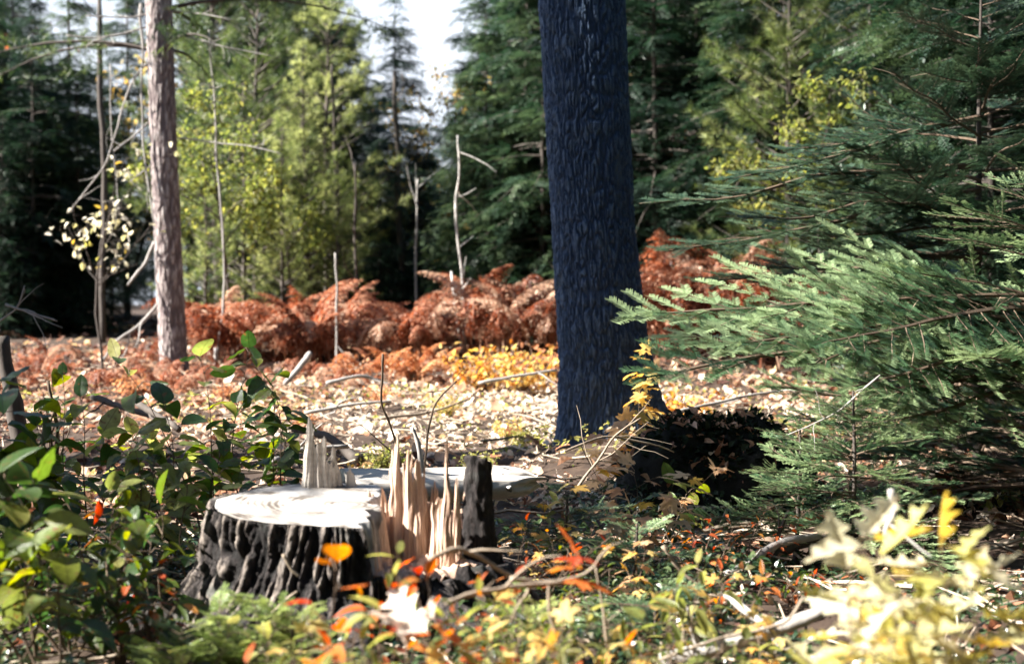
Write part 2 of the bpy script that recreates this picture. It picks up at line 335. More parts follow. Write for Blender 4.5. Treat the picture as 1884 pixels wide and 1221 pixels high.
# ------------------------------------------------------------------ big dark trunk
def furrowed(name, path, rad, m_, na, nz, per, cw, ch, depth, sd, z0=0, flare=None, thr=.30):
    """path: function h -> centre (x,y), rad: function h -> radius"""
    h = np.linspace(z0, path['top'], nz); th = np.linspace(0, 2*math.pi, na, endpoint=False)
    TH, HH = np.meshgrid(th, h)
    C, S_ = np.cos(TH), np.sin(TH); rho = per/6.283
    wz = .5*vn(C*3, S_*3, HH*2.5, sd)+.25*vn(C*8, S_*8, HH*7, sd+1)
    n1 = np.abs(vn(C*rho+wz, S_*rho, HH/ch+wz, sd+2)); n2 = np.abs(vn(C*rho*1.35+9, S_*rho*1.35+wz, HH/ch*1.5+5, sd+3)+.12)
    n3 = np.abs(vn(C*rho*.6, S_*rho*.6+3, HH/ch*3.5, sd+5))
    pl = np.minimum(np.minimum(sstep(.0,thr,n1), sstep(.0,thr*1.1,n2)+.15), sstep(.0,.1,n3)*.4+.6)
    idv = hsh(np.floor(C*rho*2), np.floor(HH/ch*3), np.floor(S_*rho*2), sd)*.25+.5*(vn(C*rho*2, S_*rho*2, HH/ch*4, sd+6)+1)*.5
    d = depth*(pl*(.7+.4*idv)-.6)+depth*.3*fbm(C*26, S_*26, HH*34, sd+7)
    rr = rad(HH)*(1+.03*vn(np.cos(TH)*1.5, np.sin(TH)*1.5, HH*.8, sd+9))+d
    if flare is not None: rr = rr+flare(TH, HH)
    cx = np.interp(HH, path['h'], path['x']); cy = np.interp(HH, path['h'], path['y'])
    V = np.stack([cx+rr*np.cos(TH), cy+rr*np.sin(TH), HH], -1).reshape(-1,3)
    i = np.arange(nz-1)[:,None]*na; j = np.arange(na)[None]; j2 = (j+1)%na
    q = np.stack([i+j, i+j2, i+na+j2, i+na+j], -1).reshape(-1,4)
    g = Geo(); g.add(V, [q], np.clip(.1+pl*.5+.4*idv*pl, 0, 1).ravel()); return g
D = 8.2
bt = empty('pine_tree', (0,0,0), 'broad pine trunk with furrowed bark toned dark blue as in shade, nearest and thickest tree', 'tree')
ph = [-.3, .1, .6, 1.4, 2.7, 14]; pxc = [1112, 1112, 1108, 1090, 1070, 960]
path = dict(top=2.95, h=ph, x=[X(p, D) for p in pxc], y=[D]*6)
rad = lambda h: np.interp(h, [-.3,0,.25,.6,1.4,2.7,14], [.34,.31,.265,.25,.235,.25,.12])
fl = lambda T, Hh: .30*np.exp(-np.maximum(Hh+.02, 0)/.30)*(np.maximum(np.cos(T+.1), 0)**3) + .08*np.exp(-np.maximum(Hh,0)/.15)*np.maximum(np.cos(T*5+1), 0)
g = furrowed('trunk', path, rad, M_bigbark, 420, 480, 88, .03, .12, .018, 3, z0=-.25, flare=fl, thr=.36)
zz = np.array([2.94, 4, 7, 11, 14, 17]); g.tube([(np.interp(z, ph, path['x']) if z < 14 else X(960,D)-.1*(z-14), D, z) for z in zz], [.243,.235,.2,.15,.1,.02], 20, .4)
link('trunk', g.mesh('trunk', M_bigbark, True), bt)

# ------------------------------------------------------------------ conifer crowns
def spray_t(n=8, wid=.036, ln=.2, droop=.15):
    V = []; F_ = []; r = np.random.default_rng(n)
    for i in range(n):
        x = .04+.96*i/n
        for sgn in (-1,1):
            l = ln*(1.1-.55*x)*r.uniform(.8,1.2); bx, by = x, 0; tx, ty = x+l*.55, sgn*l; z = -droop*x*x; k = len(V)
            zt = z+r.normal(0,.04)
            V += [(bx,by,z), ((bx+tx)/2+wid, (by+ty)/2-sgn*wid*.6, (z+zt)/2), (tx,ty,zt), ((bx+tx)/2-wid, (by+ty)/2+sgn*wid*.6, (z+zt)/2)]; F_.append((k,k+1,k+2,k+3))
    k = len(V); V += [(0,.012,0),(0,-.012,0),(1.05,0,-droop)]
    return np.array(V), [np.array(F_), np.array([(k,k+1,k+2)])]
def tuft_t(n=14, seed=0):
    r = np.random.default_rng(seed); V = []; F_ = []
    for i in range(n):
        a = r.uniform(0, 6.28); e = r.uniform(.15, 1.1); d = np.array([math.cos(e), math.sin(e)*math.cos(a), math.sin(e)*math.sin(a)]); l = r.uniform(.7,1.1)
        s_ = norm(np.cross(d, r.normal(size=3)))*.035; b = np.array([r.uniform(-.3,.3),0,0]); k = len(V)
        V += [b-s_*.6, b+s_*.6, b+d*l]; F_.append((k,k+1,k+2))
    return np.array(V), [np.array(F_)]
SPR = [spray_t(8), spray_t(7, .042, .24, .3)]; TUF = [tuft_t(14,1), tuft_t(14,2)]
def conifer(seed, Ht, R0, h0, kind='spruce', dens=1.0, whs=.24, fol=None):
    r = np.random.default_rng(seed); gt = Geo(); gc = Geo()
    zz = np.linspace(-.2, Ht, 12); wob = np.cumsum(r.normal(0,.015,(12,2)),0)*Ht/6
    gt.tube(np.c_[wob, zz], np.interp(zz/Ht, [-.1,0,.05,1],[.022*Ht*.6,.018*Ht*.6,.014*Ht*.6,.004]), 9, r.uniform(0,1), 0)
    cxy = lambda z: np.array([np.interp(z, zz, wob[:,0]), np.interp(z, zz, wob[:,1]), z])
    z = .25
    pos=[]; xd=[]; up=[]; sc=[]
    while z < Ht*.985:
        f = (z-h0)/(Ht-h0); dead = f < 0
        nb = r.integers(4, 7) if not dead else r.integers(1, 4)
        for b in range(nb):
            a = r.uniform(0, 6.283)
            L = (R0*(1-max(f,0))**.75*r.uniform(.6,1.12)+.08) if not dead else R0*r.uniform(.25,.7)
            el = (.25+.5*max(f,0)) if kind == 'pine' else (-.12+.55*max(f,0))
            if dead: el = r.uniform(-.5,.1)
            n = 6; t = np.linspace(0,1,n); dr = (-.35 if kind != 'pine' else .15)*L*t**2
            hd = np.array([math.cos(a), math.sin(a), 0]); per = np.array([-hd[1], hd[0], 0])
            pth = cxy(z+r.uniform(-.1,.1)) + (t*L)[:,None]*(hd*math.cos(el)+np.array([0,0,math.sin(el)])) + dr[:,None]*np.array([0,0,1]) + (r.normal(0,.04)*L*np.sin(t*3))[:,None]*per
            gt.tube(pth, (.006+.010*L)*(1.05-t), 4, r.uniform(.2,1), 1 if dead else 0)
            if dead:
                for k in range(r.integers(1,5)):
                    s_ = r.uniform(.3,.9); p0 = pth[0]+(pth[-1]-pth[0])*s_; d = norm(hd*.6+per*r.choice([-1,1])*r.uniform(.4,1)+np.array([0,0,r.uniform(-.8,.2)]))*r.uniform(.1,.4)
                    gt.tube([p0, p0+d*.5+r.normal(0,.02,3), p0+d], [.004,.003,.0015], 3, .7, 1)
                continue
            step = (.085 if kind != 'pine' else .11)/dens
            for s_ in np.arange(.12*L if kind != 'pine' else .3*L, L, step):
                u = s_/L; p0 = np.array([np.interp(u, t, pth[:,c]) for c in range(3)]); wl = (L-s_)*.55+.12
                if kind == 'pine':
                    for k in range(4):
                        d = norm(hd*r.uniform(.2,1)+per*r.normal(0,.7)+np.array([0,0,r.uniform(-.2,.9)]))
                        pos.append(p0+d*r.uniform(.0,.3)*wl); xd.append(d); up.append(r.normal(size=3)); sc.append((r.uniform(.09,.14),)*3)
                else:
                    for sg in (-1,1):
                        d = norm(hd*r.uniform(.5,1)+per*sg*r.uniform(.7,1.1)+np.array([0,0,r.uniform(-.45,.1)]))
                        for q_ in np.arange(0, wl*.8, .17):
                            pos.append(p0+d*q_); xd.append(d+r.normal(0,.25,3)); up.append(np.array([0,0,1])+r.normal(0,.3,3)); l = r.uniform(.17,.27); sc.append((l,l*r.uniform(.8,1.2),l))
        z += whs*r.uniform(.7,1.3)*(.6 if not dead else 1)
    pos, xd, up, sc = map(np.array, (pos,xd,up,sc)); kp = vn(pos[:,0]*2.4, pos[:,1]*2.4, pos[:,2]*3, seed+50)+.7*vn(pos[:,0]*6, pos[:,1]*6, pos[:,2]*8, seed+51) > (-.15 if kind == 'pine' else -.38)
    pos, xd, up, sc = pos[kp], xd[kp], up[kp], sc[kp]*(1.15 if kind == 'pine' else 1.08)
    M = frames(pos, xd, up, sc); k = r.integers(0,2,len(pos))
    ti = np.clip(.5+.35*vn(pos[:,0]*2.5, pos[:,1]*2.5, pos[:,2]*2.5, seed)+r.normal(0,.15,len(pos)), 0, 1)
    for i in (0,1): gc.inst((TUF if kind == 'pine' else SPR)[i], M[k==i], ti[k==i])
    return gt.mesh('trunk', [M_darkbark, M_greybark], True), gc.mesh('crown', fol)
PROTO = {
 's1': conifer(1, 7.0, 1.35, .7, 'spruce', 1.0, .26, M_spruce),
 's2': conifer(2, 6.0, 1.5, .4, 'spruce', 1.0, .26, M_spruce),
 's3': conifer(3, 8.0, 1.1, 1.6, 'spruce', 1.0, .28, M_spruce),
 'p1': conifer(4, 7.0, 1.5, 1.0, 'pine', 1.0, .30, M_pine),
 'p2': conifer(5, 5.5, 1.4, .5, 'pine', 1.0, .28, M_pine),
}
def tree(kind, x, y, sc=1., rz=None, label='', group=None, cat='tree', name=None, zsc=None, sink=0):
    t, c = PROTO[kind]
    nm = name or {'s':'spruce_tree','p':'pine_tree','d':'broadleaf_tree'}[kind[0]]
    o = empty(nm, (x, y, float(gz(x,y))-sink), label, cat, group, rng.uniform(0,6.28) if rz is None else rz); o.scale = (sc, sc, zsc or sc)
    link('trunk', t, o); link('crown', c, o); return o
# broadleaf understorey
def broadleaf(seed, Ht, m_, nleaf=900, sz=.055, bare=.3, spread=.9):
    r = np.random.default_rng(seed); gt = Geo(); gc = Geo(); tips = []
    def grow(p, d, L, rad_, lev):
        n = 5; pts = [p]; dd = d.copy()
        for i in range(n): dd = norm(dd+r.normal(0,.13,3)+np.array([0,0,.05])); pts.append(pts[-1]+dd*L/n)
        gt.tube(pts, np.linspace(rad_, rad_*.45, n+1), 6 if lev == 0 else 4, r.uniform(0,1))
        if lev >= 1: tips.extend(pts[2:])
        if lev < 3:
            for k in range(9 if lev == 0 else 4):
                u = r.uniform(bare if lev == 0 else .2, 1); i = min(int(u*n), n-1); q_ = pts[i]+(pts[i+1]-pts[i])*(u*n-i)
                a = r.uniform(0,6.28); s_ = np.array([math.cos(a), math.sin(a), r.uniform(-.1,.6)]); grow(q_, norm(dd*.5+s_*spread), L*r.uniform(.3,.5), rad_*.4, lev+1)
    grow(np.array([0,0,-.1]), np.array([r.normal(0,.06), r.normal(0,.06), 1.]), Ht*.8, .007*Ht, 0)
    tips = np.array(tips); idx = r.integers(0, len(tips), nleaf); pos = tips[idx]+r.normal(0,.06,(nleaf,3))
    xd = r.normal(size=(nleaf,3)); xd[:,2] -= .4; up = r.normal(0,.5,(nleaf,3))+[0,0,1]
    gc.inst(strip_leaf(oval(.34), 4, .15, .3), frames(pos, xd, up, r.uniform(sz*.7, sz*1.3, nleaf)), np.clip(r.normal(.5,.25,nleaf),0,1))
    return gt.mesh('trunk', M_darkbark, True), gc.mesh('crown', m_)
PROTO['dy'] = broadleaf(21, 5.0, M_yleaf, 900, .08)
PROTO['do'] = broadleaf(22, 4.5, M_oleaf, 420, .07)
PROTO['dg'] = broadleaf(23, 3.2, M_ygleaf, 1500, .07, .15)
PROTO['dp'] = broadleaf(24, 2.6, M_oak, 130, .08, .5)

# big trunk's own crown, high above the frame
g = Geo(); r = np.random.default_rng(9); pos=[]
for z in np.arange(7.5, 16.5, .45):
    for b in range(5):
        a = r.uniform(0,6.28); L = (2.6*(17-z)/9.5+.3)*r.uniform(.6,1)
        for s_ in np.arange(.4, L, .22):
            for k in range(5): pos.append((X(960,D)+.3+math.cos(a)*s_+r.normal(0,.15), D+math.sin(a)*s_+r.normal(0,.15), z+s_*.15+r.normal(0,.12)))
pos = np.array(pos); n = len(pos)
g.inst(TUF[0], frames(pos, r.normal(size=(n,3)), r.normal(size=(n,3)), r.uniform(.12,.2,n)), r.uniform(0,1,n)); link('crown', g.mesh('crown', M_pine), bt)

# forest behind: kind, photo px, depth, scale, label, group
ORD = ['leftmost','second from the left','third from the left','fourth from the left','fifth from the left','sixth from the left','seventh from the left','eighth from the left','ninth from the left','tenth from the left','eleventh from the left','twelfth from the left','thirteenth from the left','fourteenth from the left','fifteenth from the left','sixteenth from the left']
def row(lst, label, group):
    if len(lst) < 18 and 'distant' not in group:
        for i, (k, px, D, s_) in enumerate(sorted(lst, key=lambda a: a[1])):
            tree(k, X(px, D), D, s_, label='%s, %s' % (label, ORD[i] if i < len(lst)-1 else 'rightmost'), group=group)
        return
    for k, px, D, s_ in lst: tree(k, X(px, D), D, s_, label=label, group=group)
tree('s1', X(728,24), 24, .80, label='pointed dark spruce whose tip stands alone in the bright sky gap', name='spruce_tree')
row([('s2',20,20,.68),('s1',100,20.5,.62),('s2',150,20,.62),('s3',60,23,.72),('s1',170,23,.66),('s2',-60,20,.9),('s1',-30,22,.8),('s3',10,25,.8),('s2',120,25,.75),('s1',205,27,.7),('s2',60,19.5,.7),('s2',0,18.8,.5),('s3',125,22,.82),('s3',30,24,.9),('s3',240,25,.85),('s3',-20,27,.95)],
    'dark spruce in the shade left of the slim trunk', 'shaded spruces at the left')
row([('p1',400,19,1.0),('p2',470,17.5,.95),('p1',540,20,.95),('p2',600,18.5,.9),('p1',350,22,.95),('p2',430,24,1.1),('p1',500,26,.95),('p2',640,22,.8),('p2',380,16.6,.5),('p2',450,17,.62),('p2',520,16.4,.5),('p1',570,17,.52),('p2',620,16.8,.42),('s1',555,20.5,.95),('s2',490,21.5,1.1),('s1',425,20.5,.95),('s2',600,24,1.05)],
    'conifer of the sunlit group right of the slim trunk', 'sunlit young conifers')
row([('s2',640,21,.75),('s3',600,27,.8),('s2',700,19,.45),('s2',770,20,.5),('s1',780,27,.5),('s2',840,26,.62),('s2',690,31,.8),('s2',800,33,.75),('s2',860,31,.9)],
    'low green spruce below the sky gap', 'low spruces below the sky gap')
row([('s1',915,21,.95),('s2',890,18,.7),('s2',960,19,.95),('s2',1000,17.5,.9),('s1',980,24,1.1),('s2',930,27,1.1)],
    'dense dark spruce left of the broad trunk', 'spruces left of the broad trunk')
row([('s2',1210,17,1.05),('s1',1180,20,1.1),('s2',1290,18,1.1),('s3',1250,23,1.1),('s2',1350,20,1.1),('s1',1390,16,.9),('s2',1330,25,1.3),('s3',1150,26,1.2)],
    'dark spruce just right of the broad trunk', 'spruces right of the broad trunk')
row([('p2',1450,15,.95),('p1',1530,17,1.0),('s2',1480,20,1.1),('p2',1600,14,.95),('p1',1650,18,1.1),('s2',1560,22,1.3)],
    'conifer in patchy sun at the upper right', 'conifers at the upper right')
row([('s2',1700,13,1.0),('s2',1780,12,1.0),('s1',1740,15,1.1),('s2',1850,13,1.1),('s1',1900,11,1.1),('s2',1830,9.5,.7),('s2',1820,17,1.4),('s3',1880,20,1.4),('s2',1720,21,1.4),('s2',1960,14,1.4)],
    'dense dark spruce at the far right', 'shaded spruces at the far right')
lst = []
for k in range(70):
    D = rng.uniform(32, 50); px = rng.uniform(-250, 2150)
    if 640 < px < 900: continue
    sc_ = rng.uniform(.7,1.25)*(.62 if px < 450 or 1150 < px < 1400 else 1)
    lst.append((['s1','s2','s3','p1'][k%4], px, D, sc_))
row(lst, 'distant conifer in the forest wall far behind the clearing', 'distant conifers')
row([('s2',px,rng.uniform(30,40),rng.uniform(.5,.65)) for px in (650,690,730,765,800,840,880,905)], 'low distant spruce under the open sky', 'low distant spruces')
# off to the left: unseen trees added to keep the left forest dark
row([('s1',-190,20,.9),('s2',-150,22,1.05),('s1',-300,22,1.0),('s2',-330,24,1.1),('s1',-250,27,1.1)], 'unseen tall spruce added beyond the left edge for shade', 'added shade spruces beyond the left edge')
# yellow / orange broadleaf
for k, px, D, s_, lab in [('dy',228,24,.95,'slender tree with yellow leaves left of the left trunk'),('dy',700,21,.75,'small tree with golden leaves below the sky gap'),
    ('dy',800,23,.62,'thin golden-leaved tree right of the pointed spruce'),('do',1350,19,1.15,'small tree with orange leaves at the upper right'),('do',470,21,.9,'bare twiggy tree with rusty leaves amid the sunlit pines'),
    ('do',100,24,1.15,'tree with brownish red leaves at the upper left corner'),('dg',1500,13.5,.8,'leafy green bush behind the fir at the right'),('dg',420,15.8,.9,'bright leafy bush right of the left trunk'),('dg',560,16.5,.8,'pale green bush behind the rusty ferns left of centre'),
    ('dp',190,13.0,.8,'sapling with a few round yellow-white leaves left of the left trunk')]:
    tree(k, X(px,D), D, s_, label=lab)

# ------------------------------------------------------------------ left trunk with dead branches
D = 13.6
lt = empty('red_pine_tree', (0,0,0), 'slim reddish pine trunk with a sunlit left edge and drooping dead branches', 'tree')
lh = [0, .35, 1.2, 2.4, 4.2, 12]; lx = [X(p,D) for p in (321,320,312,303,293,250)]
g = furrowed('trunk', dict(top=4.6, h=lh, x=lx, y=[D]*6), lambda h: np.interp(h, [.1,.4,1,4.6],[.18,.135,.13,.122]), None, 120, 260, 26, .04, .2, .011, 8, z0=.15)
g.tube([(np.interp(z, lh, lx), D, z) for z in (4.59,6,9,12)], [.12,.11,.08,.03], 12, .5)
link('trunk', g.mesh('trunk', M_redbark, True), lt)
g = Geo(); r = np.random.default_rng(19); pos=[]; 
for z in np.arange(3.35, 11.5, .40):
    for b_ in range(4):
        a = r.uniform(0,6.28); L = r.uniform(1.2,2.7)*(1-(z-3.4)/12); hd = np.array([math.cos(a), math.sin(a), 0]); p0 = np.array([np.interp(z, lh, lx), D, z]); t = np.linspace(0,1,7)
        pt = p0+t[:,None]*L*hd+np.outer(.28*t-.36*t*t, [0,0,L]); g.tube(pt, .02*(1.1-t), 4, .3, 1)
        for c_1 in range(int(L*5)):
            u = r.uniform(.3,1); q = np.array([np.interp(u,t,pt[:,j]) for j in range(3)])+r.normal(0,.12,3)
            for k in range(7): pos.append(q+r.normal(0,.07,3))
pos = np.array(pos); n = len(pos); g.inst(TUF[1], frames(pos, r.normal(size=(n,3))+[0,0,.3], r.normal(size=(n,3)), r.uniform(.09,.14,n)), np.clip(r.normal(.3,.2,n),0,1)); link('crown', g.mesh('crown', [M_pine, M_darkbark]), lt)
def ppath(pl, D0, D1=None):
    n = len(pl); D1 = D0 if D1 is None else D1
    return [tuple(P(px, py, D0+(D1-D0)*i/max(1,n-1))) for i, (px, py) in enumerate(pl)]
def branchmesh(pts, r0, r1, m_, seed=0, twigs=0, tl=.3, n=6, nm='branch', jag=.0):
    r = np.random.default_rng(seed); pts = np.array(pts, float); t = np.linspace(0,1,len(pts)); tt = np.linspace(0,1,max(8,len(pts)*4))
    # smooth resample (Catmull-like by cosine-free linear + wobble)
    p = np.stack([np.interp(tt, t, pts[:,c]) for c in range(3)], -1)
    for _ in range(2): p[1:-1] = (p[:-2]+2*p[1:-1]+p[2:])/4
    L = np.linalg.norm(pts[-1]-pts[0]); p += np.stack([fbm(tt*5, seed+c*7., sd=seed) for c in range(3)], -1)*.012*L*(tt>0)[:,None]
    g = Geo(); rr = (r0+(r1-r0)*tt)*(1+.18*vn(tt*23, seed, sd=seed+1)+jag*r.normal(size=len(tt))); g.tube(p, rr, n, .5, cap=True)
    for k in range(twigs):
        i = r.integers(2, len(p)-1); d = norm(p[min(i+1,len(p)-1)]-p[i-1]); s_ = norm(d*.7+r.normal(size=3)*.8); l = tl*r.uniform(.4,1.2)
        q = [p[i]]
        for j in range(4): s_ = norm(s_+r.normal(0,.18,3)); q.append(q[-1]+s_*l/4)
        g.tube(q, np.linspace(min(max(r1*.8, rr[i]*.3), .009), r1*.25, 5), 4, .6)
    return g.mesh(nm, m_, True)
for i, (pl, r0, r1, tw) in enumerate([
    ([(285,215),(262,240),(235,260),(212,278)], .022,.014,2), ([(272,120),(245,150),(215,240),(195,300),(165,350),(130,385)], .022,.008,5),
    ([(284,445),(270,480),(250,505),(235,526)], .026,.018,0), ([(272,52),(215,68),(170,72),(125,66)], .02,.012,3),
    ([(275,28),(240,35),(160,32)], .018,.010,3), ([(262,10),(262,130),(270,300),(282,420)], .022,.012,2), ([(205,120),(205,230),(215,330),(220,400)], .012,.006,3),
    ([(285,300),(262,318),(240,335)], .014,.008,2), ([(330,255),(400,265),(470,270),(520,285)], .016,.008,4), ([(318,22),(380,28),(440,40)], .016,.008,3),
    ([(322,65),(370,75),(420,90),(520,110)], .016,.006,4), ([(290,560),(255,600),(215,625),(188,665)], .03,.022,2)]):
    link('branch', branchmesh(ppath(pl, 13.6, 13.4), r0*.6, r1*.6, M_greybark, i+40, tw, .35, nm='branch'), lt)

# ------------------------------------------------------------------ saplings and thin dead stems
def thing_mesh(name, me, label, cat, group=None, kind=None): return tag(link(name, me), label, cat, group, kind)
for i, (pl, D, r0, r1, tw, mm, lab) in enumerate([
    ([(857,565),(848,480),(836,380),(846,320),(842,250)], 14.8, .019,.009, 5, M_palebark, 'pale crooked birch sapling rising from the ferns near the centre'),
    ([(398,660),(415,560),(410,420),(400,300),(392,180),(385,60)], 14.3, .015,.007, 5, M_greybark, 'thin straight dead sapling right of the left trunk'),
    ([(618,610),(620,540),(617,465)], 13.6, .014,.010, 1, M_greybark, 'short broken dead stem standing in the rusty ferns'),
    ([(657,620),(660,540),(652,400),(655,300)], 15.5, .02,.012, 5, M_darkbark, 'thin dark stem behind the ferns left of the centre'),
    ([(625,560),(622,400),(615,250),(612,120)], 18, .03,.015, 6, M_darkbark, 'slender dark trunk among the sunlit pines'),
    ([(738,560),(735,400),(733,250),(728,130)], 19, .05,.03, 8, M_darkbark, 'dark trunk under the pointed spruce'),
    ([(190,560),(192,400),(190,200),(188,0)], 17.5, .04,.03, 5, M_darkbark, 'straight dark trunk just left of the drooping dead branches'),
    ([(60,880),(35,800),(15,700),(0,620)], 6.5, .045,.035, 0, M_darkbark, 'dark leaning young trunk at the left edge'),
    ([(768,560),(765,430),(770,330)], 17, .018,.012, 4, M_greybark, 'thin grey stem behind the ferns at the centre'),
    ([(395,700),(397,640)], 13.2, .017,.014, 0, M_greybark, 'short pale broken stub right of the left trunk'),
    ([(852,560),(830,500)], 14.5, .02,.016, 2, M_palebark, 'short slanting pale stick beside the birch sapling'),
    ([(100,1000),(96,900),(105,790),(88,700)], 5.6, .012,.006, 4, M_shrubstem, 'dark bare stem among the shaded shrubs at the left'),
       ]):
    pts = ppath(pl, D); pts[0] = (pts[0][0], pts[0][1], min(pts[0][2], float(gz(pts[0][0], pts[0][1])))-.03)
    thing_mesh('dead_branch' if i == 12 else 'sapling', branchmesh(pts, r0, r1, mm, i+70, tw, .5), lab, 'branch' if i == 12 else 'sapling')

# ------------------------------------------------------------------ bracken
def frond(seed, H_=.75, arch=1.2, L=.75, hang=.6):
    r = np.random.default_rng(seed); n = 16; t = np.linspace(0,1,n)
    ang = np.interp(t, [0,.35,1],[1.45,1.25,1.25-arch*1.8]); st = 1.0/n
    p = np.cumsum(np.c_[np.cos(ang), 0*ang, np.sin(ang)]*st, 0)*L; p = np.vstack([[0,0,0], p]); tt = np.linspace(0,1,len(p)); g = Geo()
    p[:,1] += r.normal(0,.05)*tt**2
    g.tube(p, .005*(1.1-tt), 3, .7)
    dia = (np.array([(0,0,0),(.5,.24,-.05),(1,0,-.1),(.5,-.24,-.05)]), [np.array([(0,1,2,3)])])
    pos=[]; xd=[]; sc=[]
    for u in np.arange(.32, 1, .045):
        c = np.array([np.interp(u, tt, p[:,k]) for k in range(3)]); d = norm(np.array([np.interp(min(1,u+.05), tt, p[:,k]) for k in range(3)])-c)
        pl = .30*L*(1.02-u)**.6*min(1,(u-.2)/.2)*r.uniform(.8,1.1)
        for sg in (-1,1):
            v_ = norm(d*.35+np.array([0,sg,0])*r.uniform(.7,1)+np.array([0,0,-hang*r.uniform(.4,1.3)])); nn = 6
            for k in range(nn):
                w_ = (k+.5)/nn; q = c+v_*pl*w_+np.array([0,0,-.25*pl*w_*w_]); l = pl*.34*(1.1-w_)+.008
                for s2 in (-1,1):
                    pos.append(q); xd.append(v_*.4+s2*d*.8+np.array([0,0,-.35*r.uniform(.2,1.6)])+r.normal(0,.15,3)); sc.append(l)
    N_ = len(pos); g.inst(dia, frames(pos, xd, r.normal(0,.4,(N_,3))+[0,0,1], np.array(sc)), np.clip(r.normal(.5,.22,N_),0,1)); return g
FR = {k: [frond(50+i, arch=a, hang=h).mesh('frond', m_) for i, (a, h) in enumerate([(1.1,.6),(1.4,.9),(.7,.5),(1.6,1.1)])] for k, m_ in (('r',M_fern),('o',M_ofern),('t',M_tfern))}
def fern(px, D, s_, kind, label, group, nf=6, x=None):
    nf = max(3, nf+rng.integers(-3,1))
    x = X(px, D) if x is None else x
    o = empty('bracken_fern', (x, D, float(gz(x,D))-.02), label, 'fern', group, rng.uniform(0,6.28))
    for k in range(nf):
        a = k*6.283/nf+rng.normal(0,.4); f = link('frond', FR[kind if kind == 'o' else rng.choice(['r','r','t'])][rng.integers(0,4)], o); f.rotation_euler = (rng.normal(0,.1), rng.normal(0,.15), a); q = s_*rng.uniform(.8,1.15); f.scale = (q,q,q); f.location = (rng.normal(0,.10), rng.normal(0,.10), 0)
def ferns(n, p0, p1, D0, D1, s0, s1, kind, label, group, nf=6):
    for k in range(n): fern(rng.uniform(p0,p1), rng.uniform(D0,D1), rng.uniform(s0,s1), kind, label, group, nf)
ferns(18, 372, 485, 14, 15.6, 1.15, 1.5, 'r', 'rusty dead bracken fern just right of the slim left trunk', 'rusty ferns right of the left trunk')
ferns(22, 470, 650, 14, 15.6, 1.1, 1.45, 'r', 'rusty dead bracken fern round the broken dead stem', 'rusty ferns around the broken stem')
ferns(14, 640, 830, 13.8, 15.2, .85, 1.2, 'r', 'dark rusty bracken fern near the centre left of the birch sapling', 'rusty ferns at the centre')
ferns(26, 870, 1030, 13.5, 15.6, 1.1, 1.7, 'r', 'tall rusty bracken fern between the birch sapling and the broad trunk', 'tall rusty ferns left of the broad trunk')
ferns(30, 1190, 1400, 13, 15.5, 1.3, 2.0, 'r', 'tall rusty bracken fern right of the broad trunk', 'tall rusty ferns right of the broad trunk')
ferns(34, 1400, 1850, 12.5, 15.5, 1.2, 1.8, 'r', 'rusty bracken fern behind the fir at the right', 'rusty ferns behind the fir')
ferns(8, 690, 810, 12, 12.8, .5, .75, 'o', 'small upright orange fern at the edge of the clearing', 'small orange ferns', 4)
ferns(22, 20, 340, 11, 14.5, .4, .65, 'r', 'low reddish fern on the litter left of the slim left trunk', 'low ferns left of the left trunk', 5)
ferns(12, 380, 700, 11.5, 13.3, .35, .55, 'r', 'low flattened brown fern in front of the fern bank', 'low ferns before the fern bank', 5)

# ------------------------------------------------------------------ stump
cx, cy = X(635,4.0), 4.0; SR = .405
st = empty('tree_stump', (cx, cy, 0), 'large sawn pine stump with dark ridged bark and a torn splintered right side', 'stump')
na, nr, ns = 600, 30, 90
th = np.linspace(0, 2*math.pi, na, endpoint=False)
def topz(u, v):
    """height of the stump top at local u,v (fractions of the radius)"""
    base = .352+.022*v-.012*u + .004*fbm(u*6, v*6, sd=4)
    torn = .17+.05*fbm(u*9, v*9, sd=6)+.03*np.abs(vn(u*34, v*20, sd=7))
    k = sstep(.24, .33, u+.06*vn(v*9, 0, sd=2)) * (1-.0*v)
    back = sstep(.05, .25, v)          # behind the hinge the wood stands higher
    return base*(1-k)+k*(torn*(1-back)+back*(base-.05+.03*np.abs(vn(u*30, v*18, sd=11))))
shape = lambda T: SR*(1+.05*np.cos(T*3+1)+.035*np.cos(T*5))*np.where(np.abs(np.sin(T))>0, 1-.27*np.abs(np.sin(T)), 1)
e_, id_ = cells(th[None]/(2*math.pi)*34+0*th[None], 0*th[None], 34, 5)
g = Geo(); rows = []
rim = topz(np.cos(th)*.97, np.sin(th)*.97)
for i in range(nr+1):    # top
    f = (i/nr)*.965; x = f*shape(th)*np.cos(th); y = f*shape(th)*np.sin(th); rows.append(np.c_[x, y, topz(f*np.cos(th), f*np.sin(th))])
nt_rows = len(rows)
V = np.array(rows).reshape(-1,3)
def grid(nrow, na): 
    i = np.arange(nrow-1)[:,None]*na; j = np.arange(na)[None]; j2 = (j+1)%na; return np.stack([i+j, i+na+j, i+na+j2, i+j2], -1).reshape(-1,4)
g.add(V, [grid(nt_rows, na)], .5); wood = g.mesh('sawn_top', [M_sawn, M_wood], True)
# torn area gets the torn wood
ctr = np.zeros(len(wood.polygons)*3, np.float32); wood.polygons.foreach_get('center', ctr); ctr = ctr.reshape(-1,3)
wood.polygons.foreach_set('material_index', (ctr[:,0]/SR > .26).astype(np.int32)); link('sawn_top', wood, st)
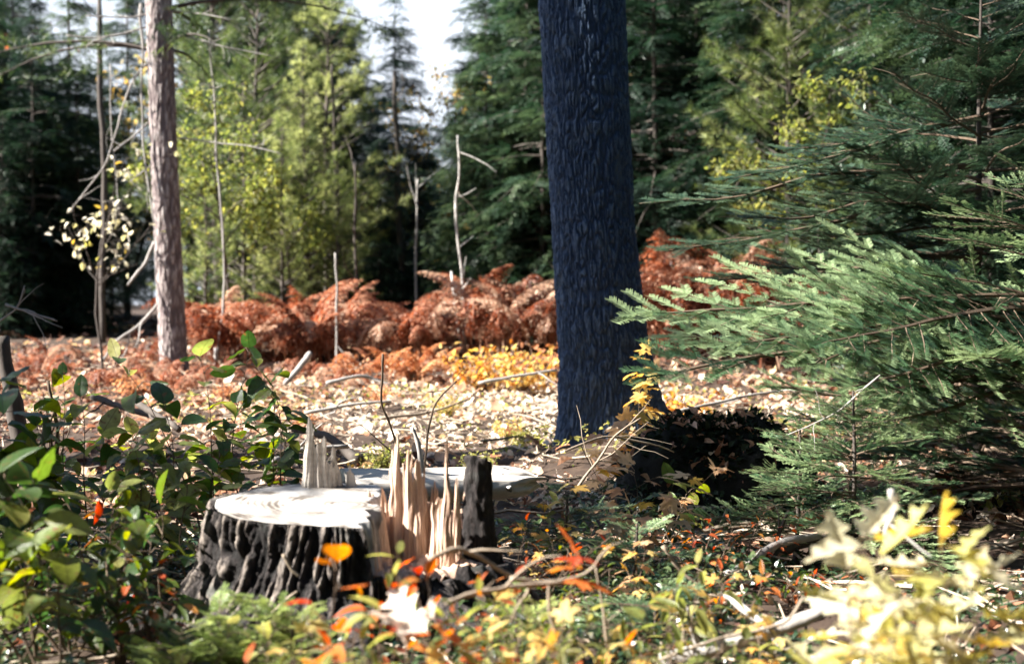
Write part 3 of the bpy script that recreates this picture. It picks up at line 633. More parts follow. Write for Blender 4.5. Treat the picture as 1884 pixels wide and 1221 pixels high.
# bark wall
TT, SS = np.meshgrid(th, np.linspace(0,1,ns)); hz = rim[None]*(1-SS)+(-.12)*SS-.0
hh = np.clip(hz/.36, -.4, 1)
warp = .5*vn(np.cos(TT)*3, np.sin(TT)*3, hz*9, 3)+.25*vn(np.cos(TT)*9, np.sin(TT)*9, hz*22, 4)
c_, s_1 = np.cos(TT), np.sin(TT); n1 = np.abs(vn(c_*14+warp*.8, s_1*14, hz*2.6+warp*.5, 31)); n2 = np.abs(vn(c_*23, s_1*23+warp*.8, hz*6, 32)+.1)
pl = np.minimum(sstep(0,.42,n1), sstep(0,.35,n2)+.2); idv = .5+.5*vn(c_*16, s_1*16, hz*26, 33)
flr = .10*(1-hh)**2*(1+.9*np.cos(TT*4+.6))+.16*np.clip(1-hh,0,2)**3*np.maximum(np.cos(TT+2.2),0)**4
rr = shape(TT)*.972+flr+.034*pl*(.7+.35*idv)*(1-.5*np.exp(-SS*14))+.009*fbm(c_*34, s_1*34, hz*40, 2)+.004*fbm(c_*90, s_1*90, hz*160, 6)
rr = rr-.02*sstep(.05,0,SS)*0
# rim piece so the bark stands proud of the wood
g = Geo(); V = np.stack([rr*np.cos(TT), rr*np.sin(TT), hz+.006*(pl-.5)*(SS<.02)], -1)
inner = np.stack([shape(th)*.955*np.cos(th), shape(th)*.955*np.sin(th), rim-.012], -1)[None]; V = np.concatenate([inner, V])
g.add(V.reshape(-1,3), [grid(ns+1, na)], np.concatenate([np.full(na,.2), np.clip(pl*.9,0,1).ravel()])); link('bark', g.mesh('bark', M_stumpbark, True), st)
# splinters
def splinter(w_, h_, th_, seed, prof, lean=0):
    r = np.random.default_rng(seed); nu = max(8, int(w_/.0022)); nv = 26; u = np.linspace(0,1,nu); v = np.linspace(0,1,nv)
    hj = np.array([max(prof(a), .25) for a in u])*h_*(1+.10*fbm(u*w_/.018, seed*3.1, sd=seed)+.13*vn(u*w_/.0045, seed*1.7, sd=seed+1)); hj = np.maximum(hj, .08*h_)
    U, Vv = np.meshgrid(u, v); Z = Vv*hj[None]; hn = Z/h_
    th2 = th_*.5*(1-.75*Vv**1.5)*(np.clip(np.minimum(U,1-U)*7,0,1)**.5*.8+.2)
    rel = .0055*fbm(U*w_/.012, Z*5, seed, seed+3)+.003*vn(U*w_/.004, Z*14, seed, seed+4)
    Xx = (U-.5)*w_*(1.04-.22*hn)+lean*Z+.004*vn(Z*22, U*3, seed, seed+5); bow = .012*vn(U*w_/.05, Z*9, seed, seed+6)
    f_ = np.stack([Xx, -th2+rel+bow, Z-.03*(Vv==0)], -1); b_ = np.stack([Xx, th2+rel+bow, Z-.03*(Vv==0)], -1); g = Geo(); V = np.concatenate([f_.reshape(-1,3), b_.reshape(-1,3)])
    i = np.arange(nv-1)[:,None]*nu; j = np.arange(nu-1)[None]; q = np.stack([i+j, i+j+1, i+nu+j+1, i+nu+j], -1).reshape(-1,4); k = nu*nv
    e = [q, q[:, ::-1]+k]; t_ = np.arange(nu-1)+(nv-1)*nu; e.append(np.stack([t_, t_+1, t_+1+k, t_+k], -1))
    for c_0 in (0, nu-1): i_ = np.arange(nv-1)*nu+c_0; e.append(np.stack([i_, i_+nu, i_+nu+k, i_+k], -1))
    g.add(V, e, np.tile(np.clip(.5+.5*vn(U*w_/.01, Z*6, seed, seed+8), 0, 1).ravel(), 2)); return g
def spl(px, D, ybase, ytop, wpx, thk, seed, prof, lean=0, mm=None, lab=None):
    b = P(px, ybase, D); h_ = (ybase-ytop)/F*D*1.12; w_ = wpx/F*D
    o = link('splinter', splinter(w_, h_, thk, seed, prof, lean).mesh('splinter', mm or M_wood, False), st); o.location = (b.x-cx, b.y-cy, b.z)
    if lab: o['label'] = lab
peak = lambda c, p=1.9: (lambda u: max(0, 1-abs(u-c)/max(c,1-c))**(1/p))
spl(585, 4.22, 925, 797, 62, .03, 1, lambda u: (1 if .05<u<.3 else .8) if u < .75 else .5, .02, M_greywood, 'grey weathered upright splinter at the back of the stump')
spl(613, 4.24, 925, 838, 34, .03, 2, peak(.3), .05, M_greywood)
spl(650, 4.26, 920, 862, 26, .02, 3, peak(.5), -.1, M_greywood)
spl(735, 4.05, 1045, 842, 40, .05, 4, lambda u: 1 if u < .45 else .82, 0, None, 'broad tan splinter torn up at the middle of the stump')
spl(762, 4.0, 1050, 852, 44, .04, 5, lambda u: .75+.25*abs(math.sin(u*7)), 0)
spl(790, 4.02, 1055, 905, 40, .05, 6, lambda u: .7+.3*abs(math.sin(u*5+1)))
spl(822, 3.92, 1060, 812, 26, .035, 7, peak(.5, 1.6), 0, M_wood, 'tallest thin pale splinter pointing straight up')
spl(812, 3.93, 1060, 930, 44, .03, 8, lambda u: .8+.2*math.sin(u*4), 0)
spl(838, 3.97, 1060, 900, 22, .03, 9, peak(.4), .03)
spl(858, 4.05, 1000, 852, 12, .03, 13, peak(.5), 0)
for k in range(11):
    px = rng.uniform(655, 800); spl(px, rng.uniform(4.02,4.15), 940, rng.uniform(890,925), rng.uniform(10,22), .015, 20+k, peak(rng.uniform(.3,.7)))
for k in range(6):
    px = rng.uniform(560, 680); spl(px, 4.25, 915, rng.uniform(885,903), rng.uniform(12,26), .015, 40+k, peak(rng.uniform(.3,.7)), 0, M_greywood)
# dark bark slab left standing at the right
g = Geo(); nn, hh2 = 40, 46; tt = np.linspace(0, 2*math.pi, nn, endpoint=False); TT, ZZ = np.meshgrid(tt, np.linspace(0,1,hh2))
e, idv = cells(TT/(2*math.pi)*9+.4*vn(np.cos(TT)*2, np.sin(TT)*2, ZZ*6, 1), ZZ*3, 9, 3); wd = (.036+.02*(1-ZZ)**2)
rr = 1+.22*(sstep(.0,.4,e)-.4)+.08*fbm(np.cos(TT)*6, np.sin(TT)*6, ZZ*20, 3)
zt = ZZ*(.30+.012*np.cos(TT+2)+.012*vn(np.cos(TT)*3, np.sin(TT)*3, 0, 9))
V = np.stack([rr*wd*np.cos(TT), rr*wd*.7*np.sin(TT), zt], -1).reshape(-1,3); k = len(V); V = np.vstack([V, [[0,0,.285]]])
g.add(V, [grid(hh2, nn)[:, ::-1], np.array([(k-nn+j, k-nn+(j+1)%nn, k) for j in range(nn)])], .35)
o = link('bark_slab', g.mesh('bark_slab', M_stumpbark, True), st); b = P(880, 1040, 4.02); o.location = (b.x-cx, b.y-cy, b.z); o['label'] = 'dark upright slab of bark left standing at the right of the stump'
# chip on top of the stump rim roots: root toes
for k, (a, l) in enumerate([(-2.3,.5),(-1.4,.42),(-2.9,.45),(-.7,.45)]):
    d = np.array([math.cos(a), math.sin(a)]); p = [(*(d*(SR-.05)), .1), (*(d*(SR+.1)), .05), (*(d*(SR+l*.6)), 0.0), (*(d*(SR+l)), -.06)]
    link('root', branchmesh(p, .055, .02, M_stumpbark, 90+k, 0, n=14, nm='root', jag=.06), st)

# pale split log behind the stump
a, b = P(640, 890, 4.95), P(985, 885, 5.3); nn = 48; L = (b-a).length; n2 = 60
tt = np.linspace(0, 2*math.pi, nn, endpoint=False); TT, UU = np.meshgrid(tt, np.linspace(0,1,n2))
rad_ = .115*(1-.15*UU)*np.interp(UU, [0,.85,.93,1],[1,1,.8,.35]); fl_ = np.clip(np.cos(TT)*.55, -9, .36+.05*vn(UU*9, TT*2, sd=2))
xx = UU*L+.05*vn(np.cos(TT)*4, np.sin(TT)*4, 0, 5)*(UU>.8)*UU; V = np.stack([xx, rad_*np.sin(TT)*(1+.02*vn(UU*30, np.sin(TT)*9, sd=1)), rad_*fl_+.006*fbm(UU*4, np.sin(TT)*14, sd=6)], -1).reshape(-1,3)
k = len(V); V = np.vstack([V, [[0,0,0],[L*1.0,0,0]]])
g = Geo(); g.add(V, [grid(n2, nn), np.array([(j, (j+1)%nn, k) for j in range(nn)]), np.array([(k-nn+(j+1)%nn, k-nn+j, k+1) for j in range(nn)])], .7)
o = thing_mesh('log', g.mesh('log', M_greywood, True), 'pale barkless split log lying on the litter behind the stump', 'log')
o.location = (a.x, a.y, .92-(880-560)/F*5.05-.02); o.rotation_euler = (R(12), R(1.5), math.atan2(b.y-a.y, b.x-a.x))

# ------------------------------------------------------------------ dark mound right of the trunk
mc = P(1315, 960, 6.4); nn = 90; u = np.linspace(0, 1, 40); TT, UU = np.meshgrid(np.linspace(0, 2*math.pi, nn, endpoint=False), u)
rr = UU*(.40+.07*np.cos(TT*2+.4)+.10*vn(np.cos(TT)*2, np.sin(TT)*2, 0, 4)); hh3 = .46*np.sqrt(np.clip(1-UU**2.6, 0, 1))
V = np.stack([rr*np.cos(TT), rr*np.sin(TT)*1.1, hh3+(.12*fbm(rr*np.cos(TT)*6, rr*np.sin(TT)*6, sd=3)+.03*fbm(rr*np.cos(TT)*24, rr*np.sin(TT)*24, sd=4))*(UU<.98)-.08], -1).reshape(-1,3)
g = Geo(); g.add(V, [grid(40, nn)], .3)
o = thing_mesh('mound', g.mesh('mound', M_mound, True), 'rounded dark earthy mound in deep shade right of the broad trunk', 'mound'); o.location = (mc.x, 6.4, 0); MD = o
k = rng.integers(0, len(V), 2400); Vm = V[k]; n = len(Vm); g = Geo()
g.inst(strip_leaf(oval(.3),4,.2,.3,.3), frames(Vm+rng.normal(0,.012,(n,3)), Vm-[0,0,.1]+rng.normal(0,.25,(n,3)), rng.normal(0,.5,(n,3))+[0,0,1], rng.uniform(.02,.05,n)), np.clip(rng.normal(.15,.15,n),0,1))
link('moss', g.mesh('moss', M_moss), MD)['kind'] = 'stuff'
g = Geo(); Vm = V[rng.integers(0, len(V), 260)]; n = len(Vm); g.inst(T_litter[0], frames(Vm+[0,0,.02], rng.normal(size=(n,3)), rng.normal(0,.5,(n,3))+[0,0,1], rng.uniform(.03,.07,n)), np.clip(rng.normal(.2,.15,n),0,1))
link('dead_leaves', g.mesh('dead_leaves', M_litter), MD)['kind'] = 'stuff'
for k in range(9):
    a0 = rng.uniform(0,6.28); link('root', branchmesh([(.1*math.cos(a0),.1*math.sin(a0),.36),(.3*math.cos(a0+.3),.3*math.sin(a0+.3),.3),(.43*math.cos(a0+.6),.43*math.sin(a0+.6),.05)], .012, .005, M_darkbark, 300+k, 2, .15, nm='root'), MD)

# ------------------------------------------------------------------ fir boughs (needles modelled)
def needle_twig(n=22, seed=0):
    r = np.random.default_rng(seed); V = [(0,.012,0),(0,-.012,0),(1,0,0)]; T = [np.array([(0,1,2)])]; F_ = []
    for i in range(n):
        x = .05+.93*i/n
        for sg in (-1,1):
            l = .27*(1-.25*x)*r.uniform(.85,1.15); z = r.uniform(.0,.09); k = len(V); tx, ty = x+l*.6, sg*l*.85
            V += [(x-.018,0,0),(x+.018,0,0),(tx+.008,ty,z),(tx-.012,ty+sg*.004,z)]; F_.append((k,k+1,k+2,k+3))
    return np.array(V), [T[0], np.array(F_)]
NT = [needle_twig(24,1), needle_twig(22,2)]
def bough(seed, L=1.0, m_=None, w=.42, droop=.12, sub=.036, nm='bough', tw=.060):
    r = np.random.default_rng(seed); g = Geo(); t = np.linspace(0,1,12); p = np.c_[t*L, .04*L*vn(t*3, seed, sd=seed), -droop*L*t**1.7+.03*L*vn(t*4, seed+5., sd=seed)]
    g.tube(p, .009*L*(1.1-t)+.0012, 5, .5, 1); pos=[]; xd=[]; sc=[]; up=[]
    def twl(q, d, l):
        n = max(1, int(l/sub)); dd = d.copy(); c = q.copy(); pts=[c.copy()]
        for k in range(n):
            dd = norm(dd+r.normal(0,.05,3)); c = c+dd*l/n; pts.append(c.copy())
            if k < n-1:
                side = norm(np.cross([0,0,1], dd))
                for sg in (-1,1):
                    pos.append(c.copy()); xd.append(norm(dd*.8+side*sg*.75+r.normal(0,.1,3))); sc.append(tw*r.uniform(.6,1)*(1.1-.4*k/n)); up.append(r.normal(0,.2,3)+[0,0,1])
        pos.append(c.copy()-dd*tw*.5); xd.append(dd); sc.append(tw*1.2); up.append(np.array([0,0,1.]))
        for k in range(n): pos.append(pts[k]); xd.append(dd); sc.append(tw*.8); up.append(r.normal(0,.2,3)+[0,0,1])
        if n > 1: g.tube(pts, np.linspace(.0022,.001,len(pts)), 3, .5, 1)
    for s_ in np.arange(.16, 1, .055/L):
        q = np.array([np.interp(s_, t, p[:,k]) for k in range(3)])
        for sg in (-1,1):
            if r.uniform() < .16: continue
            if r.uniform() < .08:
                dq = norm(np.array([.7, sg*.8, -.15]))*.16*L; g.tube([q, q+dq*.5+[0,0,.004], q+dq], [.0025,.0018,.001], 3, .9, 1); continue
            twl(q, norm(np.array([.75, sg*.8, r.uniform(-.1,.16)])), max(.04, w*L*(1.02-s_)**.75*r.uniform(.7,1.1)))
    twl(p[-2], np.array([1,0,-.05]), .08)
    pos, xd, sc, up = map(np.array, (pos,xd,sc,up)); k = r.integers(0,2,len(pos)); M = frames(pos, xd, up, sc)
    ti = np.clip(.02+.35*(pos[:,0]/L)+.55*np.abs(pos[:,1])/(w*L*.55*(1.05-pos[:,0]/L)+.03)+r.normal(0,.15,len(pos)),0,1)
    for i in (0,1): g.inst(NT[i], M[k==i], ti[k==i])
    return g.mesh(nm, [m_, M_shrubstem])
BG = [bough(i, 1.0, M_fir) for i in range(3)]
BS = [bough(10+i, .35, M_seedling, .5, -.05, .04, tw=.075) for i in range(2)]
def rotm(loc, az, el, roll, s_):
    return Matrix.Translation(loc) @ Matrix.Rotation(az,4,'Z') @ Matrix.Rotation(-el,4,'Y') @ Matrix.Rotation(roll,4,'X') @ Matrix.Diagonal((*([s_]*3 if not hasattr(s_,'__len__') else s_),1))
def fir(px, D, Ht, label, R0=1.25, whs=.24, extra=(), meshes=None, name='fir_tree', group=None, z0=.2, trunkr=.03, nb=5):
    meshes = meshes or BG; x = X(px, D); o = empty(name, (x, D, float(gz(x,D))), label, 'fir tree', group)
    g = Geo(); zz = np.linspace(-.1, Ht, 10); g.tube(np.c_[.01*vn(zz*3,0,sd=1), .01*vn(zz*3,5,sd=1), zz], np.linspace(trunkr, .004, 10), 10, .4); link('trunk', g.mesh('trunk', M_darkbark, True), o)
    z = z0
    while z < Ht:
        f = z/Ht
        for k in range(nb):
            a = rng.uniform(0,6.283); L = R0*(1-f)**.8*rng.uniform(.75,1.1)+.05
            link('bough', meshes[rng.integers(0,len(meshes))], o, rotm((0,0,z+rng.uniform(-.05,.05)), a, rng.uniform(-.15,.2)+.4*f, rng.normal(0,.15), L/(.35 if meshes is BS else 1.0)))
        z += whs*(1-.4*f)*rng.uniform(.8,1.2)
    for (tx, ty, tD, bz, s_, roll) in extra:      # boughs aimed at given tips
        tip = P(tx, ty, tD); v = Vector((tip.x-x, tip.y-D, tip.z-float(gz(x,D))-bz))
        link('bough', meshes[rng.integers(0,len(meshes))], o, rotm((0,0,bz), math.atan2(v.y, v.x), math.atan2(v.z, math.hypot(v.x,v.y))+.06, roll, (v.length, v.length*s_, v.length)))
    return o
BD = [bough(30+i, 1.0, M_firshade) for i in range(2)]
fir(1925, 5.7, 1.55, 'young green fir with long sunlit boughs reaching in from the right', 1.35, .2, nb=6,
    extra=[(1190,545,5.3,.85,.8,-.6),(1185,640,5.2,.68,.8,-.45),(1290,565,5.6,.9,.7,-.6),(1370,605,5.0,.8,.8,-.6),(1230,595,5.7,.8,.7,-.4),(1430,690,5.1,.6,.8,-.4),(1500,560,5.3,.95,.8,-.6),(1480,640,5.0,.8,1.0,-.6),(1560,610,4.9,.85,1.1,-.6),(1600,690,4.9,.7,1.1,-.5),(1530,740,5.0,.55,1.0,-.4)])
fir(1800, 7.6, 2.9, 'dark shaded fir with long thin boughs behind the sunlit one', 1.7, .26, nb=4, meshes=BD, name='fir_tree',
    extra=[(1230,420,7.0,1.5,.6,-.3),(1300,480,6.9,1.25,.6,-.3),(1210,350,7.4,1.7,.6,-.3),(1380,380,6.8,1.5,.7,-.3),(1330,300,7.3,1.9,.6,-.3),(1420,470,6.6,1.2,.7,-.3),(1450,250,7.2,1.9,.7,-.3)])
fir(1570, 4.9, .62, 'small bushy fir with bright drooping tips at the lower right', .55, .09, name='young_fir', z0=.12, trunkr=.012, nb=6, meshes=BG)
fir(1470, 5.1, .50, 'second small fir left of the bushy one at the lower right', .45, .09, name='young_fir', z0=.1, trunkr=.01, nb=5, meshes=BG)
fir(1040, 4.7, .30, 'knee-high fir seedling right of the stump', .38, .07, name='fir_seedling', z0=.06, trunkr=.008, nb=5, meshes=BG)
fir(1170, 4.4, .26, 'low fir seedling below the broad trunk', .32, .07, name='fir_seedling', z0=.05, trunkr=.008, nb=5, meshes=BG)
fir(1210, 3.7, .17, 'low dark fir seedling near the bottom right of centre', .3, .06, name='fir_seedling', z0=.04, trunkr=.008, nb=5, meshes=BG)
for px, D, h_, lab in [(400,3.25,.17,'bright yellow-green fir seedling at the foot of the stump, left one'),(470,3.2,.19,'bright yellow-green fir seedling at the foot of the stump, middle one'),(535,3.15,.18,'bright yellow-green fir seedling at the foot of the stump, right one'),(330,3.2,.12,'low pale fir seedling at the bottom edge left of the others'),(950,3.5,.16,'pale fir seedling right of the torn stump, near the bottom')]:
    fir(px, D, h_, lab, .11, .03, meshes=BS, name='fir_seedling', z0=.03, trunkr=.004, nb=6)

# ------------------------------------------------------------------ leafy plants: every leaf its own object
LMS = {'g': tmesh(T_oval,'leaf',M_gleaf), 'y': tmesh(T_oval,'leaf',M_ygleaf), 'l': tmesh(T_lance,'leaf',M_ygleaf), 'lg': tmesh(T_lance,'leaf',M_gleaf), 'r': tmesh(T_lance,'leaf',M_fgleaf), 'o': tmesh(T_oval,'leaf',M_fgleaf), 'oak': tmesh(T_oak,'leaf',M_oak), 'm': tmesh(T_maple,'leaf',M_fgleaf), 'my': tmesh(T_maple,'leaf',M_yleaf), 'mt': tmesh(T_maple,'leaf',M_tleaf)}
def plant(name, px, D, ytop, label, kinds, nst=2, nl=9, ls=.08, spread=.25, lean=(0,0), droop=.3, bare=.25, group=None, cat='shrub', stemm=None, seed=None, pxtop=None, rad_=.004):
    if name == 'shrub': nl = int(nl*1.5); ls *= .92
    r = np.random.default_rng(seed or int(px*7+D*100)); x = X(px,D); z0 = float(gz(x,D)) if D > 2.5 else 0.; top = P(pxtop or px, ytop, D)
    o = empty(name, (x, D, z0), label, cat, group); g = Geo(); nodes = []
    for s_ in range(nst):
        tip = np.array([top.x-x, 0, top.z-z0])*r.uniform(.75 if s_ else 1, 1)+np.array([r.normal(0,spread*.6), r.normal(0,spread*.5), 0])*(1 if s_ else .1); n = 9; t = np.linspace(0,1,n)
        p = t[:,None]*tip+np.outer(np.sin(t*math.pi)*.08, r.normal(0,1,3)*[1,1,0]*tip[2])+np.outer(np.sin(t*9)*.006, [1,1,0]); p[0] = r.normal(0,.015,3)*[1,1,0]-[0,0,.02]
        g.tube(p, rad_*(1.15-t), 5, .5)
        for k in range(nl):
            u = bare+(1-bare)*(k+.6)/nl; c = np.array([np.interp(u,t,p[:,j]) for j in range(3)]); a = k*2.4+s_+r.normal(0,.3)
            hd = np.array([math.cos(a), math.sin(a), 0]); bl = spread*.55*(1-u*.6)*r.uniform(.3,1.1)
            e_ = c+hd*bl+np.array([0,0,bl*.45]); g.tube([c,(c+e_)/2+[0,0,.01],e_], [rad_*.5,rad_*.4,rad_*.3], 4, .5)
            for q in range(1 if bl < .05 else 2): nodes.append((e_ if q == 0 else c+(e_-c)*r.uniform(.35,.75), norm(hd*(1 if q == 0 else .5)+r.normal(0,.35,3)*[1,1,.4]+[0,0,-droop*r.uniform(-.4,1.2)])))
        nodes.append((p[-1], norm(np.array([r.normal(0,.4), r.normal(0,.4), .6]))))
    link('stem', g.mesh('stem', stemm or M_shrubstem, True), o)
    for c, d in nodes:
        ms = LMS[kinds[r.integers(0,len(kinds))]]; s_ = ls*r.uniform(.65,1.2); M = frames([c],[d],r.normal(0,.3,3)+[0,0,1],s_)[0]
        link('leaf', ms[r.integers(0,len(ms))], o, Matrix(M.tolist()))
    return o
# green shrubs left
for px, D, yt, lab, kinds, kw in [
 (375,5.0,655,'tallest leafy shrub left of the stump with bright yellow-green top leaves',['g','y','y'],dict(nst=2,nl=9,ls=.105,spread=.22,pxtop=372)),
 (310,4.7,745,'green leafy shrub whose large round leaf glows in the sun',['g','y'],dict(nst=2,nl=8,ls=.11,spread=.26)),
 (460,5.2,640,'upright green shrub just behind the left end of the stump',['g'],dict(nst=2,nl=10,ls=.10,spread=.2)),
 (500,5.0,700,'dark green shrub behind the sawn stump top',['g'],dict(nst=2,nl=9,ls=.11,spread=.16)),
 (250,4.4,800,'low green shrub with yellowing leaves left of the stump',['g','y','y'],dict(nst=3,nl=7,ls=.09,spread=.24)),
 (430,4.7,770,'broad dark-leaved shrub touching the left rim of the stump',['g'],dict(nst=2,nl=7,ls=.10,spread=.2)),
 (150,5.0,730,'shaded shrub with one upright pointed leaf near the left edge',['g'],dict(nst=2,nl=8,ls=.10,spread=.24)),
 (60,4.6,760,'dark shaded leafy shrub at the left edge',['g'],dict(nst=2,nl=8,ls=.11,spread=.24)),
 (-20,4.2,700,'tall dark leafy shrub cut by the left edge',['g'],dict(nst=2,nl=8,ls=.12,spread=.26)),
 (110,5.6,690,'small dark leafy shrub in front of the fern bank at the left',['g'],dict(nst=2,nl=7,ls=.10,spread=.26)),
 (200,3.9,900,'low shrub with dark red and olive leaves left of the stump foot',['lg','r','y'],dict(nst=3,nl=6,ls=.075,spread=.22)),
 (60,3.4,890,'olive-yellow shrub with long leaves at the lower left edge',['y','y','g'],dict(nst=2,nl=5,ls=.12,spread=.26,bare=.55,droop=.1)),
 (-10,3.3,870,'yellow-leaved shrub cut by the lower left edge',['y','g'],dict(nst=2,nl=5,ls=.12,spread=.26,bare=.5,droop=.1)),
 (80,3.2,1000,'dark blue-green leafy plant at the lower left',['g','g','y'],dict(nst=2,nl=5,ls=.10,spread=.2,bare=.4)),
 (290,3.8,930,'pale lance-leaved plant against the left side of the stump',['g','lg'],dict(nst=2,nl=6,ls=.09,spread=.18)),
 (240,5.8,800,'low leafy plant in the litter left of the tallest shrub',['g','y'],dict(nst=2,nl=6,ls=.09,spread=.2)),
 (340,4.2,870,'yellow-leaved low plant beside the left rim of the stump',['y','g'],dict(nst=2,nl=6,ls=.09,spread=.18)),
 (215,3.5,960,'dark tangled low shrub at the foot of the stump, left side',['g','lg'],dict(nst=4,nl=9,ls=.055,spread=.24,bare=.15)),
 (300,3.45,1040,'low dark shrub against the left root of the stump',['g','lg','r'],dict(nst=4,nl=8,ls=.05,spread=.22,bare=.15)),
 (120,3.6,1010,'low dark shrub beneath the olive-yellow leaves at the left',['g','lg'],dict(nst=4,nl=9,ls=.055,spread=.26,bare=.15)),
 ]: plant('shrub', px, D, yt, lab, kinds, **kw)
